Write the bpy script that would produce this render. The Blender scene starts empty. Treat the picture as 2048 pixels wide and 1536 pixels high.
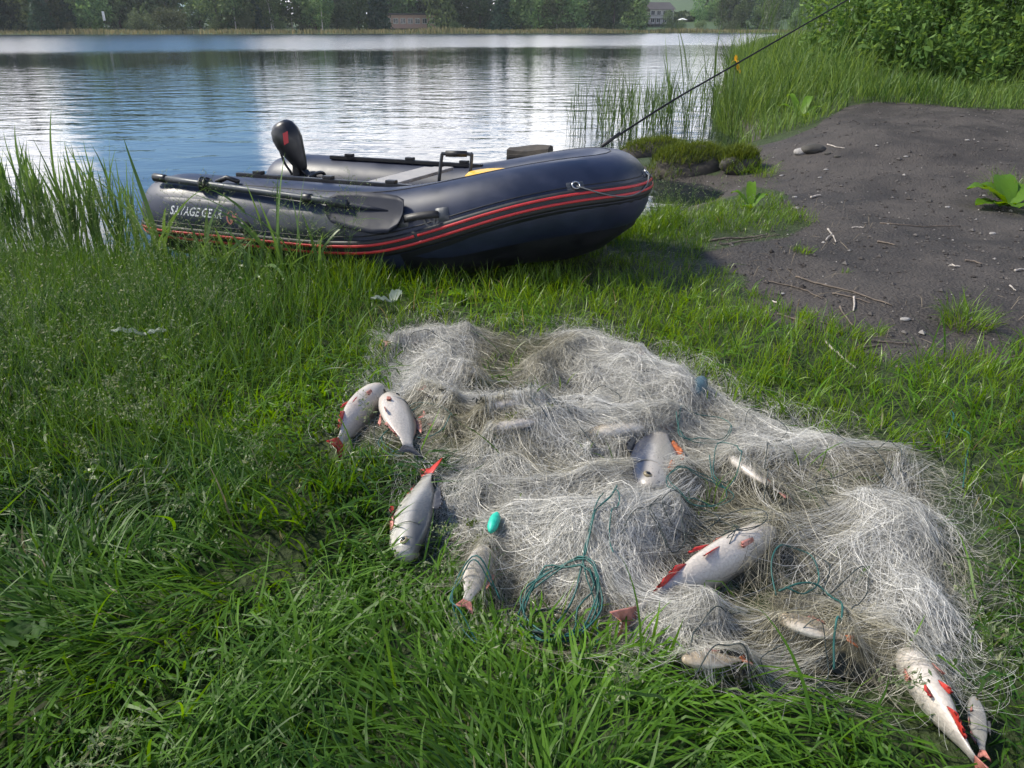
import bpy, bmesh, math, random
import numpy as np
from mathutils import Vector, Matrix, Quaternion

random.seed(7)
R = np.random.default_rng(11)
SC = bpy.context.scene
COL = SC.collection
rad = math.radians

# ------------------------------------------------------------------ camera
CAM_H, PITCH, FPX = 1.22, 24.7, 1547.0
cam_d = bpy.data.cameras.new('camera')
cam_d.sensor_width = 36.0
cam_d.lens = FPX / 2048 * 36.0
cam_d.clip_start, cam_d.clip_end = 0.02, 3000
cam = bpy.data.objects.new('camera', cam_d)
COL.objects.link(cam)
cam.location = (0, 0, CAM_H)
cam.rotation_euler = (rad(90 - PITCH), 0, 0)
SC.camera = cam

# ------------------------------------------------------------------ sky, sun, exposure
SUN_AZ, SUN_EL = -74.0, 47.0          # degrees from +Y (view direction), negative = to the left
world = bpy.data.worlds.new('World')
SC.world = world
world.use_nodes = True
nt = world.node_tree
nt.nodes.clear()


def N(t, typ, **kw):
    n = t.nodes.new(typ)
    for k, v in kw.items():
        if k.startswith('i_'):
            n.inputs[k[2:].replace('_', ' ')].default_value = v
        else:
            setattr(n, k, v)
    return n


def mth(t, op, a, b=None, clamp=False):
    n = t.nodes.new('ShaderNodeMath')
    n.operation = op
    n.use_clamp = clamp
    for i, x in enumerate((a, b)):
        if x is None:
            continue
        if isinstance(x, (int, float)):
            n.inputs[i].default_value = x
        else:
            t.links.new(x, n.inputs[i])
    return n.outputs[0]


def maprange(t, v, a, b, c=0.0, d=1.0, smooth=True):
    n = t.nodes.new('ShaderNodeMapRange')
    n.interpolation_type = 'SMOOTHSTEP' if smooth else 'LINEAR'
    n.inputs[1].default_value, n.inputs[2].default_value = a, b
    n.inputs[3].default_value, n.inputs[4].default_value = c, d
    t.links.new(v, n.inputs[0])
    return n.outputs[0]


def mixc(t, f, a, b):
    n = t.nodes.new('ShaderNodeMix')
    n.data_type = 'RGBA'
    for sock, x in ((n.inputs['Factor'], f), (n.inputs[6], a), (n.inputs[7], b)):
        if isinstance(x, (int, float)):
            sock.default_value = x
        elif isinstance(x, tuple):
            sock.default_value = (*x, 1) if len(x) == 3 else x
        else:
            t.links.new(x, sock)
    return n.outputs[2]


SKY_K = 0.12
sky = N(nt, 'ShaderNodeTexSky', sky_type='NISHITA', sun_disc=False)
sky.sun_elevation = rad(SUN_EL)
sky.sun_rotation = rad(SUN_AZ)
tc = N(nt, 'ShaderNodeTexCoord')
sep = N(nt, 'ShaderNodeSeparateXYZ')
nt.links.new(tc.outputs['Generated'], sep.inputs[0])
zc = mth(nt, 'ADD', mth(nt, 'MAXIMUM', sep.outputs[2], 0.0), 0.16)
comb = N(nt, 'ShaderNodeCombineXYZ')
nt.links.new(mth(nt, 'DIVIDE', sep.outputs[0], zc), comb.inputs[0])
nt.links.new(mth(nt, 'DIVIDE', sep.outputs[1], zc), comb.inputs[1])
cn = N(nt, 'ShaderNodeTexNoise', i_Scale=1.15, i_Detail=6.0, i_Roughness=0.55)
nt.links.new(comb.outputs[0], cn.inputs['Vector'])
az = mth(nt, 'ARCTAN2', sep.outputs[0], sep.outputs[1])
gn = N(nt, 'ShaderNodeTexNoise', i_Scale=7.0, i_Detail=4.0)
nt.links.new(tc.outputs['Generated'], gn.inputs['Vector'])
gap = mth(nt, 'ABSOLUTE', mth(nt, 'ADD', mth(nt, 'ADD', az, 0.40), mth(nt, 'MULTIPLY', mth(nt, 'SUBTRACT', gn.outputs[0], 0.5), 0.16)))
gapm = maprange(nt, gap, 0.0, 0.13, 1.0, 0.0)
cover = mth(nt, 'SUBTRACT', cn.outputs[0], mth(nt, 'MULTIPLY', gapm, 0.5))
cover = mth(nt, 'SUBTRACT', cover, maprange(nt, sep.outputs[2], 0.22, 0.60, 0.0, 0.30))     # the cloud breaks up overhead
cmask = maprange(nt, cover, 0.36, 0.50, 0.0, 1.0)
cn2 = N(nt, 'ShaderNodeTexNoise', i_Scale=2.3, i_Detail=5.0, i_Roughness=0.6)
nt.links.new(comb.outputs[0], cn2.inputs['Vector'])
cshade = maprange(nt, cn2.outputs[0], 0.38, 0.62, 0.0, 1.0)
CL = 1.0 / SKY_K
cloudc = mixc(nt, cshade, (1.02 * CL, 1.06 * CL, 1.24 * CL), (2.35 * CL, 2.32 * CL, 2.30 * CL))
tint = nt.nodes.new('ShaderNodeMix')
tint.data_type = 'RGBA'
tint.blend_type = 'MULTIPLY'
tint.inputs['Factor'].default_value = 1.0
nt.links.new(sky.outputs[0], tint.inputs[6])
tint.inputs[7].default_value = (0.52, 0.76, 1.05, 1)
skyc = mixc(nt, cmask, tint.outputs[2], cloudc)
bg = N(nt, 'ShaderNodeBackground', i_Strength=SKY_K)
nt.links.new(skyc, bg.inputs[0])
wo = N(nt, 'ShaderNodeOutputWorld')
nt.links.new(bg.outputs[0], wo.inputs[0])

sun_d = bpy.data.lights.new('sun', 'SUN')
sun_d.energy = 5.0
sun_d.angle = rad(8.0)
sun_d.color = (1.0, 0.93, 0.80)
sun = bpy.data.objects.new('sun', sun_d)
COL.objects.link(sun)
sd_ = Vector((math.sin(rad(SUN_AZ)) * math.cos(rad(SUN_EL)), math.cos(rad(SUN_AZ)) * math.cos(rad(SUN_EL)), math.sin(rad(SUN_EL))))
sun.rotation_euler = sd_.to_track_quat('Z', 'Y').to_euler()
sun.location = sd_ * 50

vs = SC.view_settings
vs.view_transform = 'Standard'
vs.look = 'None'
vs.exposure = 0.32
vs.gamma = 1.0
vs.use_curve_mapping = False
SC.cycles.max_bounces = 8
SC.cycles.transparent_max_bounces = 8
SC.cycles.caustics_reflective = False
SC.cycles.caustics_refractive = False

# ------------------------------------------------------------------ pixel -> world (camera of the photograph)
CT, ST = math.cos(rad(PITCH)), math.sin(rad(PITCH))


def ray(px, py):
    u = (px - 1024) / FPX
    w = (768 - py) / FPX
    return np.array([u, CT + w * ST, -ST + w * CT])


def at_z(px, py, z):
    r = ray(px, py)
    d = (z - CAM_H) / r[2]
    return np.array([r[0] * d, r[1] * d, z])


def at_d(px, py, d):
    return np.array([0, 0, CAM_H]) + ray(px, py) * d


# ------------------------------------------------------------------ noise and fields
_lat = np.random.default_rng(5).random((5, 128, 128))


def vnoise(x, y, scale, k=0):
    x = np.asarray(x, float) * scale + 37.3
    y = np.asarray(y, float) * scale + 11.7
    xi, yi = np.floor(x).astype(int), np.floor(y).astype(int)
    fx, fy = x - xi, y - yi
    fx, fy = fx * fx * (3 - 2 * fx), fy * fy * (3 - 2 * fy)
    L = _lat[k]
    a, b = L[yi % 128, xi % 128], L[yi % 128, (xi + 1) % 128]
    c, d = L[(yi + 1) % 128, xi % 128], L[(yi + 1) % 128, (xi + 1) % 128]
    return (a * (1 - fx) + b * fx) * (1 - fy) + (c * (1 - fx) + d * fx) * fy


def sstep(a, b, x):
    t = np.clip((np.asarray(x, float) - a) / (b - a), 0, 1)
    return t * t * (3 - 2 * t)


def poly_sd(x, y, P):
    """signed distance to a closed polygon, positive inside"""
    x, y = np.asarray(x, float).ravel(), np.asarray(y, float).ravel()
    P = np.asarray(P, float)
    d = np.full(x.shape, 1e18)
    ins = np.zeros(x.shape, bool)
    n = len(P)
    for i in range(n):
        ax, ay = P[i]
        bx, by = P[(i + 1) % n]
        ex, ey = bx - ax, by - ay
        t = np.clip(((x - ax) * ex + (y - ay) * ey) / (ex * ex + ey * ey + 1e-12), 0, 1)
        d = np.minimum(d, (x - ax - t * ex) ** 2 + (y - ay - t * ey) ** 2)
        if ay != by:
            c = ((ay > y) != (by > y)) & (x < ex * (y - ay) / (by - ay) + ax)
            ins ^= c
    d = np.sqrt(d)
    return np.where(ins, d, -d)


SHORE = [(-700, 20), (-60, 12), (-20, 7), (-8, 5.5), (-4.4, 4.85), (-3.2, 4.55), (-2.3, 4.25), (-1.5, 4.1), (-0.8, 4.2), (0, 4.6), (0.6, 4.95),
         (1.05, 5.3), (1.3, 5.75), (1.6, 6.05), (1.75, 6.4), (1.65, 6.75), (1.35, 6.95), (1.05, 7.3), (1.0, 7.8), (1.5, 8.1), (2.15, 8.2), (2.55, 8.5),
         (2.75, 9.2), (2.9, 11), (3.6, 14), (5.5, 20), (12, 36), (40, 60), (160, 90), (700, 120), (700, -300), (-700, -300)]


def ground(x, y):
    shp = np.shape(x)
    x, y = np.asarray(x, float).ravel(), np.asarray(y, float).ravel()
    sd = poly_sd(x, y, SHORE)
    land = 0.015 + 0.15 * (1 - np.exp(-np.maximum(sd, 0) / 0.35))
    wat = -0.03 - 0.6 * (1 - np.exp(np.minimum(sd, 0) / 2.2))
    z = np.where(sd > 0, land, np.maximum(wat, -0.6))
    z = z + (sd > 0) * (0.33 * sstep(4.6, 8.2, y) * sstep(1.5, 4.2, x) + 0.6 * sstep(8.5, 14, y) * sstep(2.6, 6.5, x))
    amp = sstep(0, 0.5, sd)
    near = np.exp(-np.maximum(np.hypot(x, y) - 12, 0) / 6)
    z = z + amp * near * (0.07 * (vnoise(x, y, 0.9) - 0.5) + 0.035 * (vnoise(x, y, 2.6, 1) - 0.5) + 0.013 * (vnoise(x, y, 9, 2) - 0.5))
    # far shore
    s = y - (212 + 0.33 * np.clip(x, -300, 300))
    far = np.where(s > -30, np.clip(0.05 * s, -0.6, 0.5) + 0.055 * np.maximum(s - 10, 0) * (0.4 + 1.2 * sstep(20, 90, x)), -9)
    far = np.minimum(far, 24)
    z = np.where(s > -30, np.maximum(np.where(sd > 0, z, -0.6), far), z)
    return z.reshape(shp)


def gz(x, y):
    return float(ground(np.array([x]), np.array([y]))[0])


def at(px, py, dz=0.0):
    z = 0.15
    for _ in range(12):
        p = at_z(px, py, min(z + dz, 1.1))
        z = 0.5 * z + 0.5 * gz(p[0], p[1])
    return at_z(px, py, min(z + dz, 1.1))


DIRT_PX = [(1405, 505), (1450, 478), (1560, 466), (1625, 448), (1590, 420), (1555, 385), (1440, 388), (1345, 440), (1318, 415), (1330, 375), (1400, 372), (1420, 330), (1500, 292),
           (1590, 272), (1640, 240), (1700, 213), (1760, 207), (1900, 214), (2048, 220), (2500, 225), (2900, 520), (2500, 690), (2048, 692), (1900, 715), (1790, 735),
           (1720, 715), (1650, 668), (1560, 640), (1530, 600), (1490, 550), (1430, 528)]
DIRT = [tuple(at(*p)[:2]) for p in DIRT_PX]
NET_PX = [(765, 660), (820, 632), (900, 636), (1000, 648), (1090, 652), (1190, 652), (1290, 680), (1380, 720), (1440, 770), (1530, 810), (1650, 845), (1760, 856),
          (1860, 872), (1925, 940), (1945, 1040), (1975, 1150), (2000, 1290), (1960, 1385), (1890, 1420), (1790, 1420), (1690, 1400), (1500, 1392), (1400, 1375),
          (1330, 1330), (1290, 1290), (1200, 1305), (1100, 1280), (1000, 1252), (920, 1215), (860, 1150), (830, 1090), (835, 1000), (850, 925), (800, 905),
          (670, 897), (700, 840), (745, 775), (765, 715)]
NET = [tuple(at(px, py, 0.03)[:2]) for px, py in NET_PX]

# ------------------------------------------------------------------ object helpers


def tag(o, label=None, cat=None, group=None, kind=None):
    if label:
        o['label'] = label
    if cat:
        o['category'] = cat
    if group:
        o['group'] = group
    if kind:
        o['kind'] = kind
    return o


def empty(name, loc=(0, 0, 0), rz=0.0, label=None, cat=None, group=None):
    o = bpy.data.objects.new(name, None)
    o.empty_display_size = 0.1
    o.location = loc
    o.rotation_euler = (0, 0, rz)
    COL.objects.link(o)
    return tag(o, label, cat, group)


def fast_mesh(name, V, faces, attrs=None, smooth=True):
    """V (n,3); faces: list of int arrays (m,3) or (m,4); attrs: name -> per-vertex floats"""
    me = bpy.data.meshes.new(name)
    V = np.ascontiguousarray(V, dtype=np.float32)
    me.vertices.add(len(V))
    me.vertices.foreach_set('co', V.ravel())
    faces = [np.asarray(f, np.int32) for f in faces if len(f)]
    loops = np.concatenate([f.ravel() for f in faces])
    tot = np.concatenate([np.full(len(f), f.shape[1], np.int32) for f in faces])
    start = np.concatenate([[0], np.cumsum(tot)[:-1]]).astype(np.int32)
    me.loops.add(len(loops))
    me.loops.foreach_set('vertex_index', loops)
    me.polygons.add(len(tot))
    me.polygons.foreach_set('loop_start', start)
    me.polygons.foreach_set('loop_total', tot)
    me.polygons.foreach_set('use_smooth', np.full(len(tot), smooth, bool))
    me.update(calc_edges=True)
    for k, a in (attrs or {}).items():
        at_ = me.attributes.new(k, 'FLOAT', 'POINT')
        at_.data.foreach_set('value', np.ascontiguousarray(a, np.float32))
    return me


def add(name, me, m=None, parent=None, loc=None):
    o = bpy.data.objects.new(name, me)
    if m is not None:
        me.materials.clear()
        me.materials.append(m)
    if parent is not None:
        o.parent = parent
    if loc is not None:
        o.location = loc
    COL.objects.link(o)
    return o


class MB:
    """collects simple shapes into one mesh"""

    def __init__(s):
        s.V, s.Q, s.T, s.n = [], [], [], 0

    def put(s, V, Q=(), T=()):
        V = np.asarray(V, float).reshape(-1, 3)
        s.V.append(V)
        if len(Q):
            s.Q.append(np.asarray(Q, int) + s.n)
        if len(T):
            s.T.append(np.asarray(T, int) + s.n)
        s.n += len(V)

    def box(s, c, size, M=None, bev=0.0):
        bm = bmesh.new()
        bmesh.ops.create_cube(bm, size=1.0)
        for v in bm.verts:
            v.co = Vector((v.co.x * size[0], v.co.y * size[1], v.co.z * size[2]))
        if bev:
            bmesh.ops.bevel(bm, geom=bm.edges[:], offset=bev, segments=2, affect='EDGES', profile=0.6)
        for v in bm.verts:
            if M is not None:
                v.co = M @ v.co
            v.co += Vector(c)
        bm.verts.index_update()
        s.bm(bm)

    def bm(s, bm):
        bmesh.ops.triangulate(bm, faces=[f for f in bm.faces if len(f.verts) > 4])
        V = [v.co[:] for v in bm.verts]
        bm.verts.index_update()
        Q = [[v.index for v in f.verts] for f in bm.faces if len(f.verts) == 4]
        T = [[v.index for v in f.verts] for f in bm.faces if len(f.verts) == 3]
        s.put(V, Q, T)
        bm.free()

    def tube(s, P, r, sides=8, cap=True):
        P = np.asarray(P, float)
        n = len(P)
        rr = np.full(n, r) if np.isscalar(r) else np.asarray(r, float)
        T = np.gradient(P, axis=0)
        T /= np.linalg.norm(T, axis=1)[:, None] + 1e-12
        up = np.array([0, 0, 1.0]) if abs(T[0][2]) < 0.9 else np.array([1.0, 0, 0])
        u = np.cross(T[0], up)
        u /= np.linalg.norm(u)
        V = []
        for i in range(n):
            u = u - T[i] * np.dot(u, T[i])
            u /= np.linalg.norm(u) + 1e-12
            v = np.cross(T[i], u)
            a = np.arange(sides) * 2 * np.pi / sides
            V.append(P[i] + rr[i] * (np.cos(a)[:, None] * u + np.sin(a)[:, None] * v))
        V = np.concatenate(V)
        Q = [[i * sides + j, i * sides + (j + 1) % sides, (i + 1) * sides + (j + 1) % sides, (i + 1) * sides + j] for i in range(n - 1) for j in range(sides)]
        Tt = []
        if cap:
            V = np.concatenate([V, P[:1], P[-1:]])
            Tt = [[(j + 1) % sides, j, n * sides] for j in range(sides)] + [[(n - 1) * sides + j, (n - 1) * sides + (j + 1) % sides, n * sides + 1] for j in range(sides)]
        s.put(V, Q, Tt)

    def loft(s, rings, closed=True, cap=False):
        rings = np.asarray(rings, float)
        n, k = rings.shape[:2]
        V = rings.reshape(-1, 3)
        kk = k if closed else k - 1
        Q = [[i * k + j, i * k + (j + 1) % k, (i + 1) * k + (j + 1) % k, (i + 1) * k + j] for i in range(n - 1) for j in range(kk)]
        T = []
        if cap:
            V = np.concatenate([V, rings[0].mean(0)[None], rings[-1].mean(0)[None]])
            T = [[(j + 1) % k, j, n * k] for j in range(k)] + [[(n - 1) * k + j, (n - 1) * k + (j + 1) % k, n * k + 1] for j in range(k)]
        s.put(V, Q, T)

    def mesh(s, name, smooth=True):
        F = []
        if s.Q:
            F.append(np.concatenate(s.Q))
        if s.T:
            F.append(np.concatenate(s.T))
        return fast_mesh(name, np.concatenate(s.V), F, smooth=smooth)

    def build(s, name, m=None, parent=None, smooth=True, loc=None):
        return add(name, s.mesh(name, smooth), m, parent, loc)


def spline(P, n=40, closed=False):
    """Catmull-Rom through points"""
    P = np.asarray(P, float)
    m = len(P)
    out = []
    segs = m if closed else m - 1
    per = max(2, n // segs)
    for i in range(segs):
        if closed:
            p0, p1, p2, p3 = P[(i - 1) % m], P[i], P[(i + 1) % m], P[(i + 2) % m]
        else:
            p0, p1, p2, p3 = P[max(i - 1, 0)], P[i], P[i + 1], P[min(i + 2, m - 1)]
        for t in np.linspace(0, 1, per, endpoint=False):
            out.append(0.5 * ((2 * p1) + (-p0 + p2) * t + (2 * p0 - 5 * p1 + 4 * p2 - p3) * t * t + (-p0 + 3 * p1 - 3 * p2 + p3) * t ** 3))
    if not closed:
        out.append(P[-1])
    return np.array(out)


# ------------------------------------------------------------------ materials


def mat(name, color, rough=0.5, metal=0.0, spec=0.5, var=0.0, vscale=20.0, bump=0.0, bscale=60.0, coat=0.0):
    m = bpy.data.materials.new(name)
    m.use_nodes = True
    t = m.node_tree
    p = t.nodes['Principled BSDF']
    p.inputs['Base Color'].default_value = (*color, 1)
    p.inputs['Roughness'].default_value = rough
    p.inputs['Metallic'].default_value = metal
    p.inputs['Specular IOR Level'].default_value = spec
    p.inputs['Coat Weight'].default_value = coat
    tcn = None
    if var or bump:
        tcn = N(t, 'ShaderNodeTexCoord')
    if var:
        n = N(t, 'ShaderNodeTexNoise', i_Scale=vscale, i_Detail=5.0, i_Roughness=0.6)
        t.links.new(tcn.outputs['Object'], n.inputs['Vector'])
        f = maprange(t, n.outputs[0], 0.3, 0.7, 0, 1)
        lo = tuple(max(0, c * (1 - var)) for c in color)
        hi = tuple(min(1, c * (1 + var)) for c in color)
        t.links.new(mixc(t, f, lo, hi), p.inputs['Base Color'])
        t.links.new(maprange(t, n.outputs[0], 0.3, 0.7, max(rough - 0.08, 0), min(rough + 0.1, 1)), p.inputs['Roughness'])
    if bump:
        n = N(t, 'ShaderNodeTexNoise', i_Scale=bscale, i_Detail=4.0)
        t.links.new(tcn.outputs['Object'], n.inputs['Vector'])
        b = N(t, 'ShaderNodeBump', i_Strength=bump, i_Distance=0.004)
        t.links.new(n.outputs[0], b.inputs['Height'])
        t.links.new(b.outputs[0], p.inputs['Normal'])
    return m


def leaf_mat(name, dark, light, trans=0.35, rough=0.45, spec=0.4, dry=None, vary=0.0):
    """foliage: colour by per-vertex 'tint' (each leaf its own), part of the light passes through"""
    m = bpy.data.materials.new(name)
    m.use_nodes = True
    t = m.node_tree
    p = t.nodes['Principled BSDF']
    at_ = N(t, 'ShaderNodeAttribute', attribute_name='tint')
    c = mixc(t, at_.outputs['Fac'], dark, light)
    if dry:
        c = mixc(t, maprange(t, at_.outputs['Fac'], 0.93, 0.97), c, dry)
    if vary:      # every tree has its own green
        oi = N(t, 'ShaderNodeObjectInfo')
        hv_ = N(t, 'ShaderNodeHueSaturation', i_Saturation=1.0)
        t.links.new(maprange(t, oi.outputs['Random'], 0, 1, 0.485, 0.515, False), hv_.inputs['Hue'])
        t.links.new(maprange(t, oi.outputs['Random'], 0, 1, 1 - vary, 1 + vary, False), hv_.inputs['Value'])
        t.links.new(c, hv_.inputs['Color'])
        c = hv_.outputs[0]
    t.links.new(c, p.inputs['Base Color'])
    p.inputs['Roughness'].default_value = rough
    p.inputs['Specular IOR Level'].default_value = spec
    tr = N(t, 'ShaderNodeBsdfTranslucent')
    hsv = N(t, 'ShaderNodeHueSaturation', i_Hue=0.475, i_Saturation=1.1, i_Value=1.6)
    t.links.new(c, hsv.inputs['Color'])
    t.links.new(hsv.outputs[0], tr.inputs[0])
    mx = N(t, 'ShaderNodeMixShader')
    mx.inputs[0].default_value = trans
    t.links.new(p.outputs[0], mx.inputs[1])
    t.links.new(tr.outputs[0], mx.inputs[2])
    t.links.new(mx.outputs[0], t.nodes['Material Output'].inputs[0])
    return m


M = {}
M['pvc'] = mat('pvc', (0.014, 0.020, 0.044), 0.45, spec=0.5, var=0.25, vscale=5, bump=0.05, bscale=260)
M['pvc_grey'] = mat('pvc_grey', (0.045, 0.05, 0.06), 0.42, var=0.15, vscale=8, bump=0.05, bscale=260)
M['hull'] = mat('hull', (0.008, 0.009, 0.013), 0.5, var=0.3, vscale=7)
M['rubber'] = mat('rubber', (0.012, 0.012, 0.014), 0.55, var=0.2)
M['red'] = mat('red', (0.50, 0.030, 0.035), 0.45, var=0.12, vscale=12)
M['black_plastic'] = mat('black_plastic', (0.010, 0.010, 0.012), 0.38, var=0.2)
M['alu'] = mat('alu', (0.05, 0.056, 0.066), 0.48, metal=0.3, var=0.2)
M['steel'] = mat('steel', (0.5, 0.5, 0.5), 0.3, metal=1.0)
M['white_print'] = mat('white_print', (0.62, 0.63, 0.64), 0.5, var=0.1)
M['orange_print'] = mat('orange_print', (0.42, 0.13, 0.10), 0.5)
M['faint_print'] = mat('faint_print', (0.05, 0.055, 0.065), 0.5)
M['yellow'] = mat('yellow', (0.72, 0.40, 0.02), 0.4, var=0.1)
M['plank'] = mat('plank', (0.30, 0.28, 0.26), 0.5, var=0.2)
M['rope'] = mat('rope', (0.16, 0.165, 0.17), 0.7)
M['oar_blade'] = mat('oar_blade', (0.014, 0.017, 0.030), 0.6, spec=0.3, var=0.15, vscale=9)
M['stone'] = mat('stone', (0.055, 0.050, 0.042), 0.85, var=0.4, vscale=9, bump=0.7, bscale=24)
M['pale_stone'] = mat('pale_stone', (0.27, 0.255, 0.24), 0.8, var=0.3, vscale=30, bump=0.4, bscale=60)
M['old_wood'] = mat('old_wood', (0.045, 0.038, 0.030), 0.85, var=0.5, vscale=12, bump=0.8, bscale=30)
M['twig'] = mat('twig', (0.12, 0.095, 0.075), 0.8, var=0.4, vscale=30)
M['pale_twig'] = mat('pale_twig', (0.38, 0.34, 0.30), 0.7, var=0.3, vscale=30)
M['bark'] = mat('bark', (0.07, 0.055, 0.045), 0.9, var=0.4, vscale=6)
M['birch'] = mat('birch', (0.42, 0.40, 0.37), 0.8, var=0.4, vscale=4)
M['cord'] = mat('cord', (0.012, 0.085, 0.075), 0.5, var=0.3, vscale=40)
M['dark_cord'] = mat('dark_cord', (0.018, 0.030, 0.030), 0.55, var=0.3, vscale=40)
M['float'] = mat('float', (0.02, 0.42, 0.30), 0.4, var=0.15, vscale=40)
M['float_grey'] = mat('float_grey', (0.05, 0.09, 0.11), 0.5, var=0.2, vscale=40)
M['weed'] = mat('weed', (0.02, 0.022, 0.014), 0.6)
M['fin_red'] = mat('fin_red', (0.46, 0.035, 0.025), 0.35, var=0.35, vscale=60)
M['fin_orange'] = mat('fin_orange', (0.45, 0.13, 0.04), 0.4, var=0.35, vscale=60)
M['fin_dark'] = mat('fin_dark', (0.05, 0.05, 0.055), 0.4, var=0.3, vscale=60)
M['fin_pink'] = mat('fin_pink', (0.45, 0.18, 0.14), 0.4, var=0.3, vscale=60)
M['eye'] = mat('eye', (0.006, 0.006, 0.007), 0.08)
M['eye_ring'] = mat('eye_ring', (0.22, 0.18, 0.11), 0.3)
M['wall_pink'] = mat('wall_pink', (0.46, 0.31, 0.25), 0.8, var=0.06, vscale=0.7)
M['wall_white'] = mat('wall_white', (0.42, 0.41, 0.39), 0.8, var=0.05, vscale=0.7)
M['wall_dark'] = mat('wall_dark', (0.10, 0.085, 0.075), 0.8)
M['roof'] = mat('roof', (0.07, 0.065, 0.065), 0.8, var=0.2, vscale=1)
M['glass_dark'] = mat('glass_dark', (0.03, 0.035, 0.04), 0.1)
M['frame_white'] = mat('frame_white', (0.7, 0.7, 0.68), 0.5)
M['flag'] = mat('flag', (0.60, 0.05, 0.04), 0.6)
M['petal'] = mat('petal', (0.75, 0.42, 0.01), 0.5)
M['pole'] = mat('pole', (0.008, 0.008, 0.009), 0.6, spec=0.2)

G = leaf_mat
M['grass'] = G('grass', (0.030, 0.088, 0.006), (0.165, 0.285, 0.018), 0.45, 0.38, 0.45, dry=(0.24, 0.20, 0.09))
M['long_grass'] = G('long_grass', (0.016, 0.060, 0.008), (0.115, 0.245, 0.018), 0.42, 0.46, 0.28, dry=(0.20, 0.19, 0.10))
M['seed_grass'] = G('seed_grass', (0.030, 0.090, 0.012), (0.125, 0.225, 0.040), 0.35, 0.5, 0.3)
M['seed_head'] = G('seed_head', (0.09, 0.14, 0.06), (0.25, 0.27, 0.15), 0.3, 0.6, 0.3)
M['reed'] = G('reed', (0.040, 0.095, 0.022), (0.105, 0.19, 0.045), 0.38, 0.4, 0.4)
M['reed_far'] = G('reed_far', (0.035, 0.075, 0.020), (0.12, 0.20, 0.045), 0.35, 0.45, 0.35)
M['bank_grass'] = G('bank_grass', (0.035, 0.090, 0.015), (0.17, 0.26, 0.060), 0.4, 0.5, 0.3)
M['nettle'] = G('nettle', (0.026, 0.080, 0.014), (0.18, 0.29, 0.07), 0.40, 0.6, 0.2)
M['shrub'] = G('shrub', (0.014, 0.050, 0.009), (0.15, 0.24, 0.06), 0.38, 0.6, 0.2)
M['broad_leaf'] = G('broad_leaf', (0.05, 0.13, 0.012), (0.13, 0.25, 0.02), 0.4, 0.35, 0.45)
M['silver_leaf'] = G('silver_leaf', (0.10, 0.145, 0.11), (0.19, 0.23, 0.20), 0.25, 0.5, 0.3)
M['moss'] = G('moss', (0.045, 0.075, 0.010), (0.13, 0.17, 0.025), 0.3, 0.7, 0.2)
for k_, d_, l_ in (('far_dark', (0.04, 0.085, 0.034), (0.135, 0.20, 0.08)), ('far_mid', (0.055, 0.115, 0.04), (0.19, 0.28, 0.10)),
                   ('far_pale', (0.060, 0.095, 0.040), (0.15, 0.19, 0.085)), ('far_fir', (0.016, 0.042, 0.024), (0.045, 0.085, 0.045))):
    M[k_] = G(k_, d_, l_, 0.25, 0.6, 0.2, vary=0.45)
M['far_reed'] = G('far_reed', (0.13, 0.14, 0.06), (0.26, 0.23, 0.12), 0.3, 0.7, 0.2)


def ground_mat():
    m = bpy.data.materials.new('ground')
    m.use_nodes = True
    t = m.node_tree
    p = t.nodes['Principled BSDF']
    a = N(t, 'ShaderNodeAttribute', attribute_name='dirt')
    tcn = N(t, 'ShaderNodeTexCoord')
    P_ = tcn.outputs['Object']
    n1 = N(t, 'ShaderNodeTexNoise', i_Scale=2.2, i_Detail=7.0, i_Roughness=0.65)
    n2 = N(t, 'ShaderNodeTexNoise', i_Scale=45.0, i_Detail=5.0, i_Roughness=0.7)
    n3 = N(t, 'ShaderNodeTexVoronoi', i_Scale=70.0)
    for n in (n1, n2, n3):
        t.links.new(P_, n.inputs['Vector'])
    dirt = mixc(t, maprange(t, n1.outputs[0], 0.35, 0.65), (0.032, 0.027, 0.024), (0.070, 0.061, 0.055))
    dirt = mixc(t, maprange(t, n2.outputs[0], 0.60, 0.74, 0, 0.4), dirt, (0.13, 0.115, 0.10))
    dirt = mixc(t, maprange(t, n2.outputs[0], 0.42, 0.30, 0, 0.7), dirt, (0.022, 0.018, 0.016))
    soil = mixc(t, maprange(t, n2.outputs[0], 0.35, 0.65), (0.018, 0.030, 0.007), (0.045, 0.068, 0.017))
    f = mth(t, 'ADD', a.outputs['Fac'], mth(t, 'MULTIPLY', mth(t, 'SUBTRACT', n1.outputs[0], 0.5), 0.5))
    c = mixc(t, maprange(t, f, 0.4, 0.6), soil, dirt)
    sy = N(t, 'ShaderNodeSeparateXYZ')
    t.links.new(P_, sy.inputs[0])
    c = mixc(t, maprange(t, sy.outputs[1], 90, 150), c, (0.05, 0.085, 0.028))      # meadow on the far shore
    t.links.new(c, p.inputs['Base Color'])
    t.links.new(maprange(t, n1.outputs[0], 0.35, 0.65, 0.62, 0.9), p.inputs['Roughness'])
    p.inputs['Specular IOR Level'].default_value = 0.35
    h = mth(t, 'ADD', mth(t, 'MULTIPLY', n2.outputs[0], 1.0), mth(t, 'MULTIPLY', n3.outputs[0], 0.5))
    h = mth(t, 'ADD', h, mth(t, 'MULTIPLY', n1.outputs[0], 3.0))
    b = N(t, 'ShaderNodeBump', i_Strength=0.9, i_Distance=0.016)
    t.links.new(h, b.inputs['Height'])
    t.links.new(b.outputs[0], p.inputs['Normal'])
    return m


M['ground'] = ground_mat()


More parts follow.
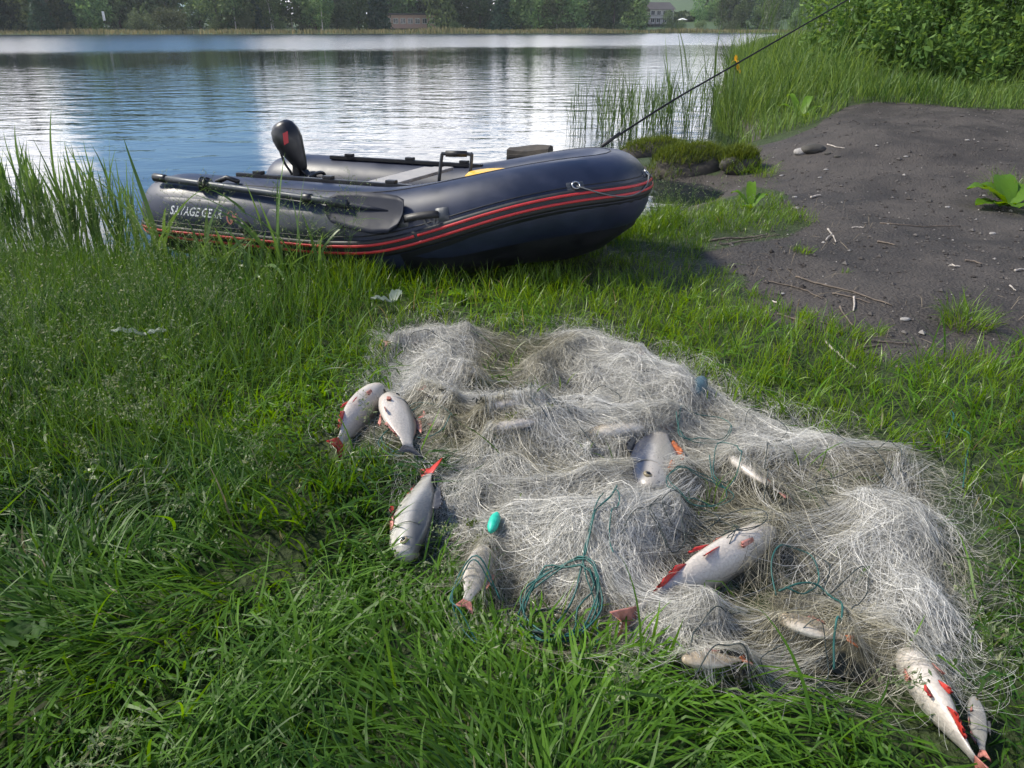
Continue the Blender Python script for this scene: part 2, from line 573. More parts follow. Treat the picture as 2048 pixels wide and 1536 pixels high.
def water_mat():
    m = bpy.data.materials.new('water')
    m.use_nodes = True
    t = m.node_tree
    p = t.nodes['Principled BSDF']
    p.inputs['Base Color'].default_value = (0.012, 0.018, 0.020, 1)
    p.inputs['IOR'].default_value = 1.333
    tcn = N(t, 'ShaderNodeTexCoord')
    sp = N(t, 'ShaderNodeSeparateXYZ')
    t.links.new(tcn.outputs['Object'], sp.inputs[0])
    mp = N(t, 'ShaderNodeMapping')
    mp.inputs['Scale'].default_value = (0.55, 1.0, 1.0)
    mp.inputs['Rotation'].default_value = (0, 0, 0.12)
    t.links.new(tcn.outputs['Object'], mp.inputs['Vector'])
    a = N(t, 'ShaderNodeTexNoise', i_Scale=1.9, i_Detail=3.0, i_Roughness=0.5, i_Distortion=0.4)
    b_ = N(t, 'ShaderNodeTexNoise', i_Scale=9.0, i_Detail=2.0, i_Roughness=0.5)
    c_ = N(t, 'ShaderNodeTexNoise', i_Scale=0.10, i_Detail=2.0)
    for n in (a, b_):
        t.links.new(mp.outputs[0], n.inputs['Vector'])
    t.links.new(tcn.outputs['Object'], c_.inputs['Vector'])
    # a calm sheltered strip near the bank, ruffled farther out, a wind band before the far shore
    edge = mth(t, 'ADD', mth(t, 'SUBTRACT', sp.outputs[1], mth(t, 'MULTIPLY', sp.outputs[0], 0.5)), mth(t, 'MULTIPLY', c_.outputs[0], 22))
    band = maprange(t, edge, 60, 80)
    d_ = N(t, 'ShaderNodeTexNoise', i_Scale=0.05, i_Detail=3.0)
    t.links.new(mp.outputs[0], d_.inputs['Vector'])
    ruff = mth(t, 'MULTIPLY', maprange(t, sp.outputs[1], 6, 16, 0.42, 0.95), maprange(t, sp.outputs[1], 16, 34, 1.0, 0.42))
    ruff = mth(t, 'ADD', ruff, mth(t, 'MULTIPLY', band, 0.9))
    ruff = mth(t, 'MULTIPLY', ruff, maprange(t, d_.outputs[0], 0.35, 0.65, 0.6, 1.35))
    h = mth(t, 'ADD', mth(t, 'MULTIPLY', a.outputs[0], 1.0), mth(t, 'MULTIPLY', b_.outputs[0], 0.16))
    bp = N(t, 'ShaderNodeBump', i_Distance=0.05)
    t.links.new(h, bp.inputs['Height'])
    t.links.new(mth(t, 'MULTIPLY', ruff, 0.75), bp.inputs['Strength'])
    t.links.new(bp.outputs[0], p.inputs['Normal'])
    t.links.new(mth(t, 'ADD', 0.04, mth(t, 'MULTIPLY', band, 0.17)), p.inputs['Roughness'])
    return m


M['water'] = water_mat()

# ------------------------------------------------------------------ ground and water


def axis(lo, hi, step, far_lo, far_hi):
    a = list(np.arange(lo, hi + 1e-6, step))
    s = step
    while a[-1] < far_hi:
        s = min(s * 1.22, 14)
        a.append(a[-1] + s)
    s = step
    while a[0] > far_lo:
        s = min(s * 1.22, 14)
        a.insert(0, a[0] - s)
    return np.array(a)


gx = axis(-4.5, 7.5, 0.045, -420, 420)
gy = axis(0.2, 11.5, 0.045, -60, 520)
GX, GY = np.meshgrid(gx, gy)
GZ = ground(GX, GY)
nx_, ny_ = len(gx), len(gy)
idx = np.arange(nx_ * ny_).reshape(ny_, nx_)
quads = np.stack([idx[:-1, :-1], idx[:-1, 1:], idx[1:, 1:], idx[1:, :-1]], -1).reshape(-1, 4)
dsd = poly_sd(GX, GY, DIRT)
dirt_f = sstep(-0.12, 0.12, dsd + 0.25 * (vnoise(GX, GY, 2.0, 3).ravel() - 0.5))
shore_sd = poly_sd(GX, GY, SHORE)
dirt_f = np.maximum(dirt_f, sstep(0.25, 0.02, shore_sd))
fc = dirt_f[quads].mean(1) > 0.5
Vg = np.stack([GX.ravel(), GY.ravel(), GZ.ravel()], -1)
far_q = np.abs(Vg[quads].mean(1)[:, 1]) > 15


def sub(name, sel):
    q = quads[sel]
    u, inv = np.unique(q, return_inverse=True)
    return add(name, fast_mesh(name, Vg[u], [inv.reshape(-1, 4)], {'dirt': dirt_f[u]}), M['ground'])


tag(sub('ground', ~fc), 'grassy lake bank sloping gently to the water', 'ground', kind='structure')
tag(sub('dirt_path', fc), 'bare dark trodden earth beside the grass and along the waterline', 'path', kind='structure')
wv = np.array([(-420, 3.0, 0), (420, 3.0, 0), (420, 420, 0), (-420, 420, 0)], float)
tag(add('lake_water', fast_mesh('lake_water', wv, [np.array([[0, 1, 2, 3]])]), M['water']), 'rippled lake reflecting white clouds and blue sky', 'lake', kind='structure')

# ------------------------------------------------------------------ the inflatable boat
BL, BB, BR, S1 = 2.30, 0.50, 0.205, 1.25       # tube path length to the bow, half spacing, tube radius, straight length
boat = empty('inflatable_boat', (-1.70, 4.53, 0.115), rad(-20.0), 'dark navy inflatable dinghy with red double stripe pulled up on the grassy bank', 'boat')
boat.rotation_euler = (rad(-2.2), rad(0), rad(-20.0))


def tube_zc(s):
    return 0.215 + 0.175 * float(sstep(1.30, 2.30, s))


def tube_path(n_st=22, n_bow=34):
    pts = []
    for s in np.linspace(0.0, S1, n_st):
        pts.append((s, -BB))
    for th in np.linspace(0, np.pi / 2, n_bow)[1:]:
        e = 2 / 2.3
        pts.append((S1 + (BL - S1) * math.sin(th) ** e, -BB * math.cos(th) ** e))
    half = pts[:-1]
    full = half + [(BL, 0.0)] + [(s, -t) for s, t in half[::-1]]
    return np.array([(s, t, tube_zc(s)) for s, t in full])


TP = tube_path()
SEG = np.linalg.norm(np.diff(TP, axis=0), axis=1)
ARC = np.concatenate([[0], np.cumsum(SEG)])
TT = np.gradient(TP, axis=0)
TT /= np.linalg.norm(TT, axis=1)[:, None]
OUT = np.cross(TT, [0, 0, 1.0])
OUT /= np.linalg.norm(OUT, axis=1)[:, None]
UPV = np.cross(OUT, TT)
UPV *= np.sign(UPV[:, 2:3])


def tube_r(a):
    """radius along arc length, tapering to rounded cones at both sterns"""
    e = np.minimum(a, ARC[-1] - a)
    t = np.clip(e / 0.26, 0, 1)
    cone = 0.70 + 0.30 * np.sin(t * np.pi / 2)
    cap_ = np.sqrt(np.clip(1 - (1 - np.clip(e / 0.085, 0, 1)) ** 2, 0, 1))
    return BR * cone * cap_ * (1 - 0.10 * sstep(1.3, 2.2, e))


def on_tube(a, phi, off=0.0):
    """point on the tube at arc length a, angle phi from outward (0) over the top (90)"""
    i = np.interp(a, ARC, np.arange(len(ARC)))
    lo = int(min(math.floor(i), len(ARC) - 2))
    f = i - lo
    g = lambda A: A[lo] * (1 - f) + A[lo + 1] * f
    o, u = g(OUT), g(UPV)
    r = float(tube_r(np.array(a))) + off
    return g(TP) + r * (o / np.linalg.norm(o) * math.cos(rad(phi)) + u / np.linalg.norm(u) * math.sin(rad(phi)))


aa = np.unique(np.concatenate([ARC, 0.085 * (1 - np.cos(np.linspace(0, np.pi / 2, 9))), ARC[-1] - 0.085 * (1 - np.cos(np.linspace(0, np.pi / 2, 9)))]))
rings = []
for a in aa:
    rings.append([on_tube(a, ph) for ph in np.linspace(0, 360, 29)[:-1]])
mb = MB()
mb.loft(rings, cap=True)
tube_o = mb.build('tube', M['pvc'], boat)


def strip(a0, a1, prof, n=90):
    """sweep a small profile [(phi, off)] along the tube"""
    # the strake climbs on the tube towards the bow
    lift = lambda a: 31 * float(sstep(1.0, ARC[-1] / 2 - .25, min(a, ARC[-1] - a)))
    rr_ = [[on_tube(a, ph + lift(a), off) for ph, off in prof] for a in np.linspace(a0, a1, n)]
    b = MB()
    b.loft(rr_, cap=True)
    return b


A0, A1 = 0.02, ARC[-1] - 0.02
strip(A0, A1, [(-6, -.002), (-6, .010), (-9, .014), (-25, .014), (-28, .010), (-28, -.002)], 150).build('rub_strake', M['rubber'], boat)
for ph in (-12.0, -20.5):
    prof = [(ph + 1.75, .0135), (ph + 1.35, .0178), (ph - 1.35, .0178), (ph - 1.75, .0135)]
    if ph > -15:      # the upper stripe has a joint on the near side
        for a0, a1 in ((A0, 1.585), (1.60, A1)):
            strip(a0, a1, prof, 90).build('red_stripe', M['red'], boat)
    else:
        strip(A0, A1, prof, 150).build('red_stripe', M['red'], boat)
# two thin seams in the fabric above the strake
for ph, off in ((-1.0, .003), (64.0, .002)):
    strip(0.1, A1 - .1, [(ph + .8, -.001), (ph + .5, off), (ph - .5, off), (ph - .8, -.001)], 120).build('seam', M['hull'], boat)

# V-bottom under the tubes
mb = MB()
ss = np.linspace(0.28, BL - 0.02, 26)
rr = []
for s in ss:
    # lateral half width of the tube centre at this s
    half = TP[:len(TP) // 2 + 1]
    w_ = float(np.interp(s, half[:, 0], -half[:, 1]))
    zt = tube_zc(s)
    kz = -0.03 + 0.30 * float(sstep(.9, BL + .1, s))
    w2 = w_ + 0.03
    rr.append([(s, -w2, zt - BR * .75), (s, -w2 * .8, zt - BR * .98), (s, -w2 * .4, (kz + zt - BR) * .5 - .02), (s, 0, kz), (s, w2 * .4, (kz + zt - BR) * .5 - .02), (s, w2 * .8, zt - BR * .98), (s, w2, zt - BR * .75)])
mb.loft(rr, closed=False)
mb.build('hull_bottom', M['hull'], boat)
# black bow keel apron between strake and ground
mb = MB()
na = 40
rr = []
for a in np.linspace(ARC[-1] * .5 - 1.05, ARC[-1] * .5 + 1.05, na):
    c = on_tube(a, -90, -BR * 2)    # a point above; use centre line instead
    p_top = on_tube(a, -30 + 31 * float(sstep(1.0, ARC[-1] / 2 - .25, min(a, ARC[-1] - a))), .004)
    p_mid = on_tube(a, -75, .01)
    ctr = on_tube(a, 90, -BR)
    k = 1 - abs(a - ARC[-1] * .5) / 1.05
    low = np.array([ctr[0] * (1 - .035 * k), ctr[1] * .93, max(0.005, p_mid[2] - .03 - .07 * float(sstep(0, .8, k)))])
    rr.append([p_top, on_tube(a, -50, .012), p_mid * .5 + low * .5 + (p_mid - ctr) * .12, low])
mb.loft(rr, closed=False)
mb.build('bow_apron', M['hull'], boat)

# floor, transom, bench, rails
mb = MB()
mb.box((0.98, 0, 0.10), (1.25, 0.62, 0.02), bev=.004)
mb.build('floor', M['alu'], boat, smooth=False)
mb = MB()
mb.box((0.44, 0, 0.20), (0.035, 0.64, 0.30), bev=.008)
transom = mb.build('transom', M['black_plastic'], boat, smooth=False)
mb = MB()
mb.box((0.44 - .02, .12, 0.28), (0.012, 0.20, 0.10), bev=.003)
mb.build('motor_pad', M['hull'], transom, smooth=False)
for j in range(3):
    mb = MB()
    mb.box((1.20 + j * .062, -0.03, 0.407 + .004 * j), (0.058, 0.66, 0.018), bev=.004)
    mb.build('bench_slat' if j else 'bench_slat', M['plank'], boat, smooth=False)
for sgn in (-1, 1):
    mb = MB()
    mb.box((0.98, sgn * (BB - .07), 0.215 + BR + (.0)), (0.98, 0.028, 0.022), bev=.004)
    rl = mb.build('rail', M['black_plastic'], boat, smooth=False)
    for s in (0.62, 1.02, 1.36):
        mb = MB()
        mb.box((s, sgn * (BB - .07), 0.215 + BR + .018), (0.05, 0.036, 0.016), bev=.004)
        mb.build('rail_clip', M['black_plastic'], rl, smooth=False)


def patch(name, a0, a1, p0, p1, m, off=.003, na=14, nb=8, parent=boat):
    """rounded patch glued to the tube"""
    P_ = []
    for i in range(na):
        row = []
        for j in range(nb):
            u, v = i / (na - 1) * 2 - 1, j / (nb - 1) * 2 - 1
            # squircle the corners
            k = 1 - .06 * u * u * v * v
            a = (a0 + a1) / 2 + (a1 - a0) / 2 * u * k
            ph = (p0 + p1) / 2 + (p1 - p0) / 2 * v * k
            edge = 0.0 if (i in (0, na - 1) or j in (0, nb - 1)) else off
            row.append(on_tube(a, ph, edge + .0012))
        P_.append(row)
    b = MB()
    b.loft(P_, closed=False)
    return b.build(name, m, parent)


patch('side_patch', 0.22, 0.66, 2, 34, M['pvc'])
patch('side_patch', 0.84, 1.26, 1, 30, M['pvc_grey'])
# carrying handle on the near side: a strap standing off the tube, with moulded ends
mb = MB()
rr = []
for u in np.linspace(0, 1, 16):
    a = 1.55 + .15 * u
    o = .006 + .022 * math.sin(math.pi * u) ** .5
    rr.append([on_tube(a, 18, o), on_tube(a, 18, o + .008), on_tube(a, 26, o + .008), on_tube(a, 26, o)])
mb.loft(rr, cap=True)
hd = mb.build('grab_handle', M['rubber'], boat)
patch('handle_end', 1.515, 1.565, 13, 31, M['pvc_grey'], off=.008, na=6, nb=5, parent=hd)
patch('handle_end', 1.685, 1.74, 13, 31, M['pvc_grey'], off=.008, na=6, nb=5, parent=hd)
# drain valve
mb = MB()
c = on_tube(0.72, 2, .0)
mb.tube([on_tube(.72, 2, -.004), on_tube(.72, 2, .018), on_tube(.72, 2, .03)], [.032, .026, .012], 12)
mb.build('valve', M['rubber'], boat)

# bow D-rings and the line sagging between them
mid = ARC[-1] * .5
for a in (mid - .34, mid + .02, mid + .38):
    ring_p = patch('ring_patch', a - .03, a + .03, 24, 36, M['pvc_grey'], off=.005, na=8, nb=6)
    mb = MB()
    cc = on_tube(a, 30, .012)
    e1 = on_tube(a + .02, 30, .012) - on_tube(a - .02, 30, .012)
    e1 /= np.linalg.norm(e1)
    e2 = on_tube(a, 24, .02) - on_tube(a, 36, .012)
    e2 /= np.linalg.norm(e2)
    mb.tube([cc + .017 * (math.cos(q) * e1 + math.sin(q) * e2) for q in np.linspace(0, 2 * math.pi, 17)], .0035, 6, cap=False)
    mb.build('ring', M['steel'], ring_p)
mb = MB()
pts = []
for a0, a1 in ((mid - .34, mid + .02), (mid + .02, mid + .38)):
    for u in np.linspace(0, 1, 14):
        pts.append(on_tube(a0 + (a1 - a0) * u, 28 - 20 * math.sin(math.pi * u), .018))
mb.tube(pts, .0032, 6)
mb.build('bow_line', M['rope'], boat)


# printed lettering, laid onto the tube
def print_text(name, body, a0, phi0, h, m, width, shear=.25, off=.0045, parent=tube_o):
    cu = bpy.data.curves.new('text', 'FONT')
    cu.body = body
    cu.size = 1.0
    cu.shear = shear
    cu.offset = .018
    cu.resolution_u = 3
    ob = bpy.data.objects.new('text', cu)
    COL.objects.link(ob)
    dg = bpy.context.evaluated_depsgraph_get()
    me = bpy.data.meshes.new_from_object(ob.evaluated_get(dg))
    bpy.data.objects.remove(ob)
    bpy.data.curves.remove(cu)
    bm = bmesh.new()
    bm.from_mesh(me)
    bmesh.ops.triangulate(bm, faces=bm.faces[:])
    xs = [v.co.x for v in bm.verts]
    ys = [v.co.y for v in bm.verts]
    x0, x1, y0, y1 = min(xs), max(xs), min(ys), max(ys)
    for v in bm.verts:
        u, w = (v.co.x - x0) / (x1 - x0), (v.co.y - y0) / (y1 - y0)
        v.co = Vector(on_tube(a0 + u * width, phi0 + math.degrees(w * h / BR), off))
    bm.to_mesh(me)
    bm.free()
    me.name = name
    return add(name, me, m, parent)


print_text('lettering', 'SAVAGE GEAR', 0.285, 10.5, 0.042, M['white_print'], 0.305)


def stroke_on_tube(name, pts, w, m, parent=tube_o, off=.0045):
    """flat print: a stroke through (a, height in metres) points on the tube"""
    Pq = spline([(a, h, 0) for a, h in pts], 40)
    T = np.gradient(Pq, axis=0)
    T /= np.linalg.norm(T, axis=1)[:, None] + 1e-9
    n = np.stack([-T[:, 1], T[:, 0]], -1)
    rows = []
    k = len(Pq)
    for i in range(k):
        ww = w * (1 - .5 * abs(2 * i / (k - 1) - 1) ** 2)
        row = []
        for sg in (-1, 1):
            a, h = Pq[i, 0] + sg * n[i, 0] * ww / 2, Pq[i, 1] + sg * n[i, 1] * ww / 2
            row.append(on_tube(a, math.degrees(h / BR), off))
        rows.append(row)
    b = MB()
    b.loft(rows, closed=False)
    return b


b = stroke_on_tube('e', [(0.634, .075), (0.622, .055), (0.627, .030), (0.642, .020), (0.655, .040), (0.652, .068), (0.634, .078)], .008, None)
b2 = stroke_on_tube('e', [(0.640, .030), (0.657, .045), (0.674, .068)], .008, None)
b3 = stroke_on_tube('e', [(0.662, .050), (0.677, .052)], .006, None)
for o_ in (b2, b3):
    for V_, Q_ in zip(o_.V, o_.Q):
        b.put(V_, Q_)
b.build('emblem', M['orange_print'], tube_o)
ae = mid - .92
b = stroke_on_tube('e', [(ae, .09), (ae + .01, .05), (ae + .035, .03), (ae + .06, .05), (ae + .08, .10)], .010, None)
for q in ([(ae + .02, .10), (ae + .03, .06), (ae + .05, .05)], [(ae + .03, .0), (ae + .04, .03), (ae + .055, .09)], [(ae + .06, .02), (ae + .055, .05)]):
    o_ = stroke_on_tube('e', q, .008, None)
    for V_, Q_ in zip(o_.V, o_.Q):
        b.put(V_, Q_)
b.build('emblem', M['faint_print'], tube_o)

# oar lashed along the near tube
BM = boat.matrix_basis.copy()


def b2w(p):
    return BM @ Vector(p)


oar = empty('oar', b2w(on_tube(.72, 52, .03)), 0, 'black oar clipped along the near tube of the dinghy', 'oar')
bpy.context.view_layer.update()
IO = Matrix.Translation(oar.location).inverted() @ BM
w2o = lambda P_: [tuple(IO @ Vector(p)) for p in P_]
mb = MB()
p0, p1 = on_tube(.21, 57, .028), on_tube(1.27, 40, .034)
shaft = [p0 * (1 - u) + p1 * u for u in np.linspace(0, 1, 8)]
mb.tube(w2o(shaft), .0165, 10)
sh = mb.build('shaft', M['alu'], oar)
mb = MB()
mb.tube(w2o([p0 * (1 - u) + p1 * u for u in (-.07, -.06, .0, .012)]), [.012, .021, .021, .018], 10)
mb.build('grip', M['black_plastic'], oar)
for u in (.24, .80):
    mb = MB()
    mb.tube(w2o([p0 * (1 - q) + p1 * q for q in (u - .025, u - .02, u + .02, u + .025)]), [.018, .024, .024, .018], 10)
    mb.build('collar', M['black_plastic'], oar)
# blade: shallow tapered plate hanging off the shaft end
ax_d = (p1 - p0) / np.linalg.norm(p1 - p0)
wd = on_tube(1.2, 0, .0) - on_tube(1.2, 60, 0)
wd -= ax_d * np.dot(wd, ax_d)
wd /= np.linalg.norm(wd)
nd = np.cross(ax_d, wd)
outl = [(-.05, -.015, .045), (.0, -.05, .09), (.10, -.066, .108), (.22, -.072, .115), (.30, -.070, .10), (.335, -.058, .065), (.345, -.03, .04)]
rr = []
for a, wlo, whi in outl:
    row = []
    for k in range(9):
        v = k / 8
        q = p1 + ax_d * (a - .07) + wd * (wlo + (whi - wlo) * v) + nd * (.02 - .018 * (2 * v - 1) ** 2 * .5)
        row.append(q)
    row2 = [q + nd * .007 for q in row[::-1]]
    rr.append(w2o(row + row2))
mb = MB()
mb.loft(rr, cap=True)
bl = mb.build('blade', M['oar_blade'], oar)
mb = MB()
mb.tube(w2o([p1 + ax_d * q + nd * .02 for q in (-.10, -.02, .10, .20)]), [.02, .019, .012, .003], 8)
mb.build('blade_rib', M['oar_blade'], bl)
# oar lock: rope loops and a block on the tube (part of the boat)
mb = MB()
c = on_tube(.46, 54, .02)
mb.box(c, (.06, .05, .035), bev=.008)
lock = mb.build('oar_lock', M['rubber'], boat)
for q in (-.015, .012):
    mb = MB()
    ctr = p0 * .76 + p1 * .24 + ax_d * q
    e1 = on_tube(.46, 54, .05) - on_tube(.46, 54, 0)
    e1 /= np.linalg.norm(e1)
    e2 = np.cross(ax_d, e1)
    mb.tube([ctr + .030 * (math.cos(g) * e1 + math.sin(g) * e2) + ax_d * .006 * math.sin(2 * g) for g in np.linspace(0, 2 * math.pi, 19)], .005, 6, cap=False)
    mb.build('lashing', M['black_plastic'], lock)
mb = MB()
mb.tube([on_tube(.50, 62, .01), on_tube(.56, 66, .03), on_tube(.62, 66, .012)], .012, 8)
mb.build('lock_pin', M['black_plastic'], lock)

# ------------------------------------------------------------------ electric outboard tilted up on the transom
mo = empty('outboard_motor', b2w((0.52, 0.14, 0.215)), rad(-17), 'black electric outboard with red mark tilted up on the stern of the dinghy', 'outboard motor')
# local frame: x towards the bow, z up
HC = np.array([-.075, 0, .285])
hd_dir = np.array([.50, -.05, -.86])
hd_dir /= np.linalg.norm(hd_dir)
hs = np.cross(hd_dir, [0, 1, 0])
hs /= np.linalg.norm(hs)
hv = np.cross(hd_dir, hs)
rr = []
for u, wa, wb in ((-.150, .012, .012), (-.144, .050, .044), (-.12, .074, .062), (-.08, .086, .072), (-.03, .083, .070), (.02, .066, .058), (.08, .046, .045), (.12, .030, .030), (.14, .018, .018)):
    rr.append([HC + hd_dir * u + hs * (wa * math.cos(q) - .012 * (u + .1) / .2) + hv * wb * math.sin(q) for q in np.linspace(0, 2 * np.pi, 21)[:-1]])
mb = MB()
mb.loft(rr, cap=True)
head = mb.build('motor_head', M['black_plastic'], mo)
# side face emblem on the casing
EMB = 270.0 if hv[1] > 0 else 90.0
rr = []
for u in (-.075, -.06, -.04, -.02):
    wb = float(np.interp(u, (-.09, -.03, .03), (.0738, .0710, .0600)))
    wa = float(np.interp(u, (-.08, -.03, .02), (.0868, .0838, .0668)))
    row = []
    for k in range(4):
        q = math.radians(EMB - 34 + k * 7 + (u + .05) * 300)
        row.append(HC + hd_dir * u + hs * ((wa + .0015) * math.cos(q) - .012 * (u + .1) / .2) + hv * (wb + .001) * math.sin(q))
    rr.append(row)
if True:
    mb = MB()
    mb.loft(rr, closed=False)
    mb.build('emblem', M['red'], head)
mb = MB()
mb.tube([HC + hd_dir * u for u in (.14, .25, .33, .42)], [.015, .014, .014, .014], 10)
mb.tube([HC + hd_dir * .23, HC + hd_dir * .25, HC + hd_dir * .28], [.019, .021, .019], 10)
mb.build('shaft', M['alu'], mo)
mb = MB()
mb.box((-.06, 0, .12), (.05, .06, .20), Matrix.Rotation(.08, 3, 'Y'), bev=.012)
mb.box((-.035, 0, .02), (.09, .13, .07), bev=.012)
mb.box((.02, 0, -.05), (.02, .11, .12), bev=.006)
br = mb.build('bracket', M['black_plastic'], mo, smooth=False)
for y in (-.04, .04):
    mb = MB()
    mb.tube([(.03, y, -.05), (.075, y, -.05)], .007, 8)
    mb.tube([(.075, y, -.05), (.09, y, -.05)], [.022, .02], 10)
    mb.build('clamp_screw', M['black_plastic'], br)
mb = MB()
mb.tube(spline([HC + hd_dir * -.06 - hs * .078, HC - hs * .10 + hd_dir * .04, (-.11, 0, .15), (-.085, .01, .08)], 16), .007, 6)
mb.build('cable', M['rubber'], mo)
mb = MB()
mb.tube(spline([(-.03, -.02, .17), (.02, -.03, .14), (.05, -.03, .09), (.10, -.02, .05), (.16, -.05, .02)], 20), .007, 6)
mb.tube(spline([(-.10, -.06, .03), (-.14, -.09, .01), (-.06, -.1, -.005), (.04, -.1, .01), (.12, -.09, .0)], 20), .006, 6)
mb.build('cable', M['rubber'], mo)

# things lying in the boat
bag = empty('battery_bag', b2w((.66, .02, .112)), rad(-17), 'black battery bag in the stern next to the outboard', 'bag')
mb = MB()
mb.box((0, 0, .11), (.18, .26, .22), bev=.04)
mb.build('body', M['rubber'], bag)
mb = MB()
mb.tube(spline([(0, -.09, .205), (0, -.07, .265), (0, .07, .265), (0, .09, .205)], 16), .010, 6)
mb.build('handle', M['black_plastic'], bag)
fr = empty('folding_frame', b2w((1.40, .10, .10)), rad(-8), 'grey tubular frame with black grip standing behind the yellow tub', 'folding frame')
mb = MB()
fp = spline([(-.06, -.02, .0), (-.035, -.02, .25), (-.012, -.02, .405), (.0, -.02, .42), (.13, -.02, .42), (.145, -.02, .405), (.125, -.02, .25), (.10, -.02, .0)], 60)
mb.tube(fp, .009, 8)
mb.build('frame_tube', M['alu'], fr)
mb = MB()
mb.tube([(.01, -.02, .42), (.12, -.02, .421)], .016, 10)
mb.build('grip', M['rubber'], fr)
tub = empty('yellow_tub', b2w((1.72, .06, .178)), 0, 'round yellow tub in the bow of the dinghy', 'tub')
mb = MB()
prof = [(.0, .0), (.125, .0), (.135, .01), (.155, .22), (.168, .225), (.17, .24), (.162, .245), (.15, .235), (.13, .02), (.0, .018)]
rr = [[(r_ * math.cos(q), r_ * math.sin(q), z_) for q in np.linspace(0, 2 * np.pi, 29)[:-1]] for r_, z_ in prof]
mb.loft(rr)
mb.build('body', M['yellow'], tub)
mb = MB()
rr = [[(r_ * math.cos(q), r_ * math.sin(q), z_) for q in np.linspace(0, 2 * np.pi, 29)[:-1]] for r_, z_ in ((.175, .23), (.178, .25), (.165, .262), (.10, .272), (.001, .276))]
mb.loft(rr)
mb.build('lid', M['yellow'], tub)

# ------------------------------------------------------------------ rod leaning from the bow, out of the picture
ra = at_d(1206, 291, 4.15)
rb = at_d(1700, -3, 5.6)
rm = at_d(1455, 138, 4.9)
rod = empty('fishing_rod', tuple(ra), 0, 'long thin black rod slanting up from the dinghy bow over the water', 'fishing rod')
ext = rb + (rb - rm) * .9
rp = spline([ra, ra * .5 + rm * .5 + np.array([0, 0, .012]), rm, rb, ext], 50) - ra
mb = MB()
mb.tube(rp, np.linspace(.0066, .0046, len(rp)), 8)
mb.build('shaft', M['pole'], rod)
mb = MB()
mb.tube([(-.008, 0, -.006), (.0, 0, 0), (.09, 0, .065)], [.008, .011, .009], 8)
mb.build('grip', M['rubber'], rod)
for u in (.25, .5, .75):
    i = int(u * (len(rp) - 1))
    mb = MB()
    c = rp[i] + np.array([0, 0, -.014])
    mb.tube([c + .009 * np.array([math.cos(g) * .3, math.cos(g), math.sin(g)]) for g in np.linspace(0, 2 * np.pi, 13)], .0016, 5, cap=False)
    mb.build('line_guide', M['steel'], rod)

# ------------------------------------------------------------------ leaves, crowns, blades


def leafcloud(C, size, rng, flat=0.0, aspect=0.55, tint=None, droop=0.0):
    """one rhombic leaf per centre, random attitude; returns V, F(quads), tint per vertex"""
    n = len(C)
    size = np.broadcast_to(np.asarray(size, float), (n,)) * np.clip(np.exp(rng.normal(0, .32, n)), .4, 1.9)
    d = rng.normal(size=(n, 3))
    d[:, 2] = d[:, 2] * (1 - flat) - droop
    d /= np.linalg.norm(d, axis=1)[:, None]
    e = rng.normal(size=(n, 3))
    e[:, 2] *= (1 - flat)
    e -= d * (e * d).sum(1)[:, None]
    e /= np.linalg.norm(e, axis=1)[:, None] + 1e-9
    L, W = size[:, None], size[:, None] * aspect
    nrm = np.cross(d, e)
    V = np.stack([C - d * L * .5, C + e * W * .5 + nrm * W * .12 - d * L * .08, C + d * L * .5 - nrm * L * .1, C - e * W * .5 + nrm * W * .12 - d * L * .08], 1).reshape(-1, 3)
    F = np.arange(4 * n).reshape(n, 4)
    t = rng.random(n) if tint is None else tint
    return V, F, np.repeat(t, 4)


def ellipsoid_pts(n, rng, shell=0.45):
    p = rng.normal(size=(n, 3))
    p /= np.linalg.norm(p, axis=1)[:, None]
    return p * (rng.random(n) ** (1 / 3.0) * (1 - shell) + shell * rng.uniform(.8, 1.05, n))[:, None]


def crown_mesh(name, lobes, n, size, rng, **kw):
    """lobes: list of (centre, radii)"""
    vol = np.array([r[0] * r[1] + r[0] * r[2] + r[1] * r[2] for c, r in lobes])
    cnt = np.maximum((vol / vol.sum() * n).astype(int), 8)
    C, T = [], []
    for (c, r), k in zip(lobes, cnt):
        C.append(np.asarray(c) + ellipsoid_pts(k, rng) * np.asarray(r))
        T.append(np.clip(rng.normal(rng.uniform(.15, .8), .25, k), 0, .9))
    V, F, t = leafcloud(np.concatenate(C), size, rng, tint=np.concatenate(T), **kw)
    return fast_mesh(name, V, [F], {'tint': t}, smooth=False)


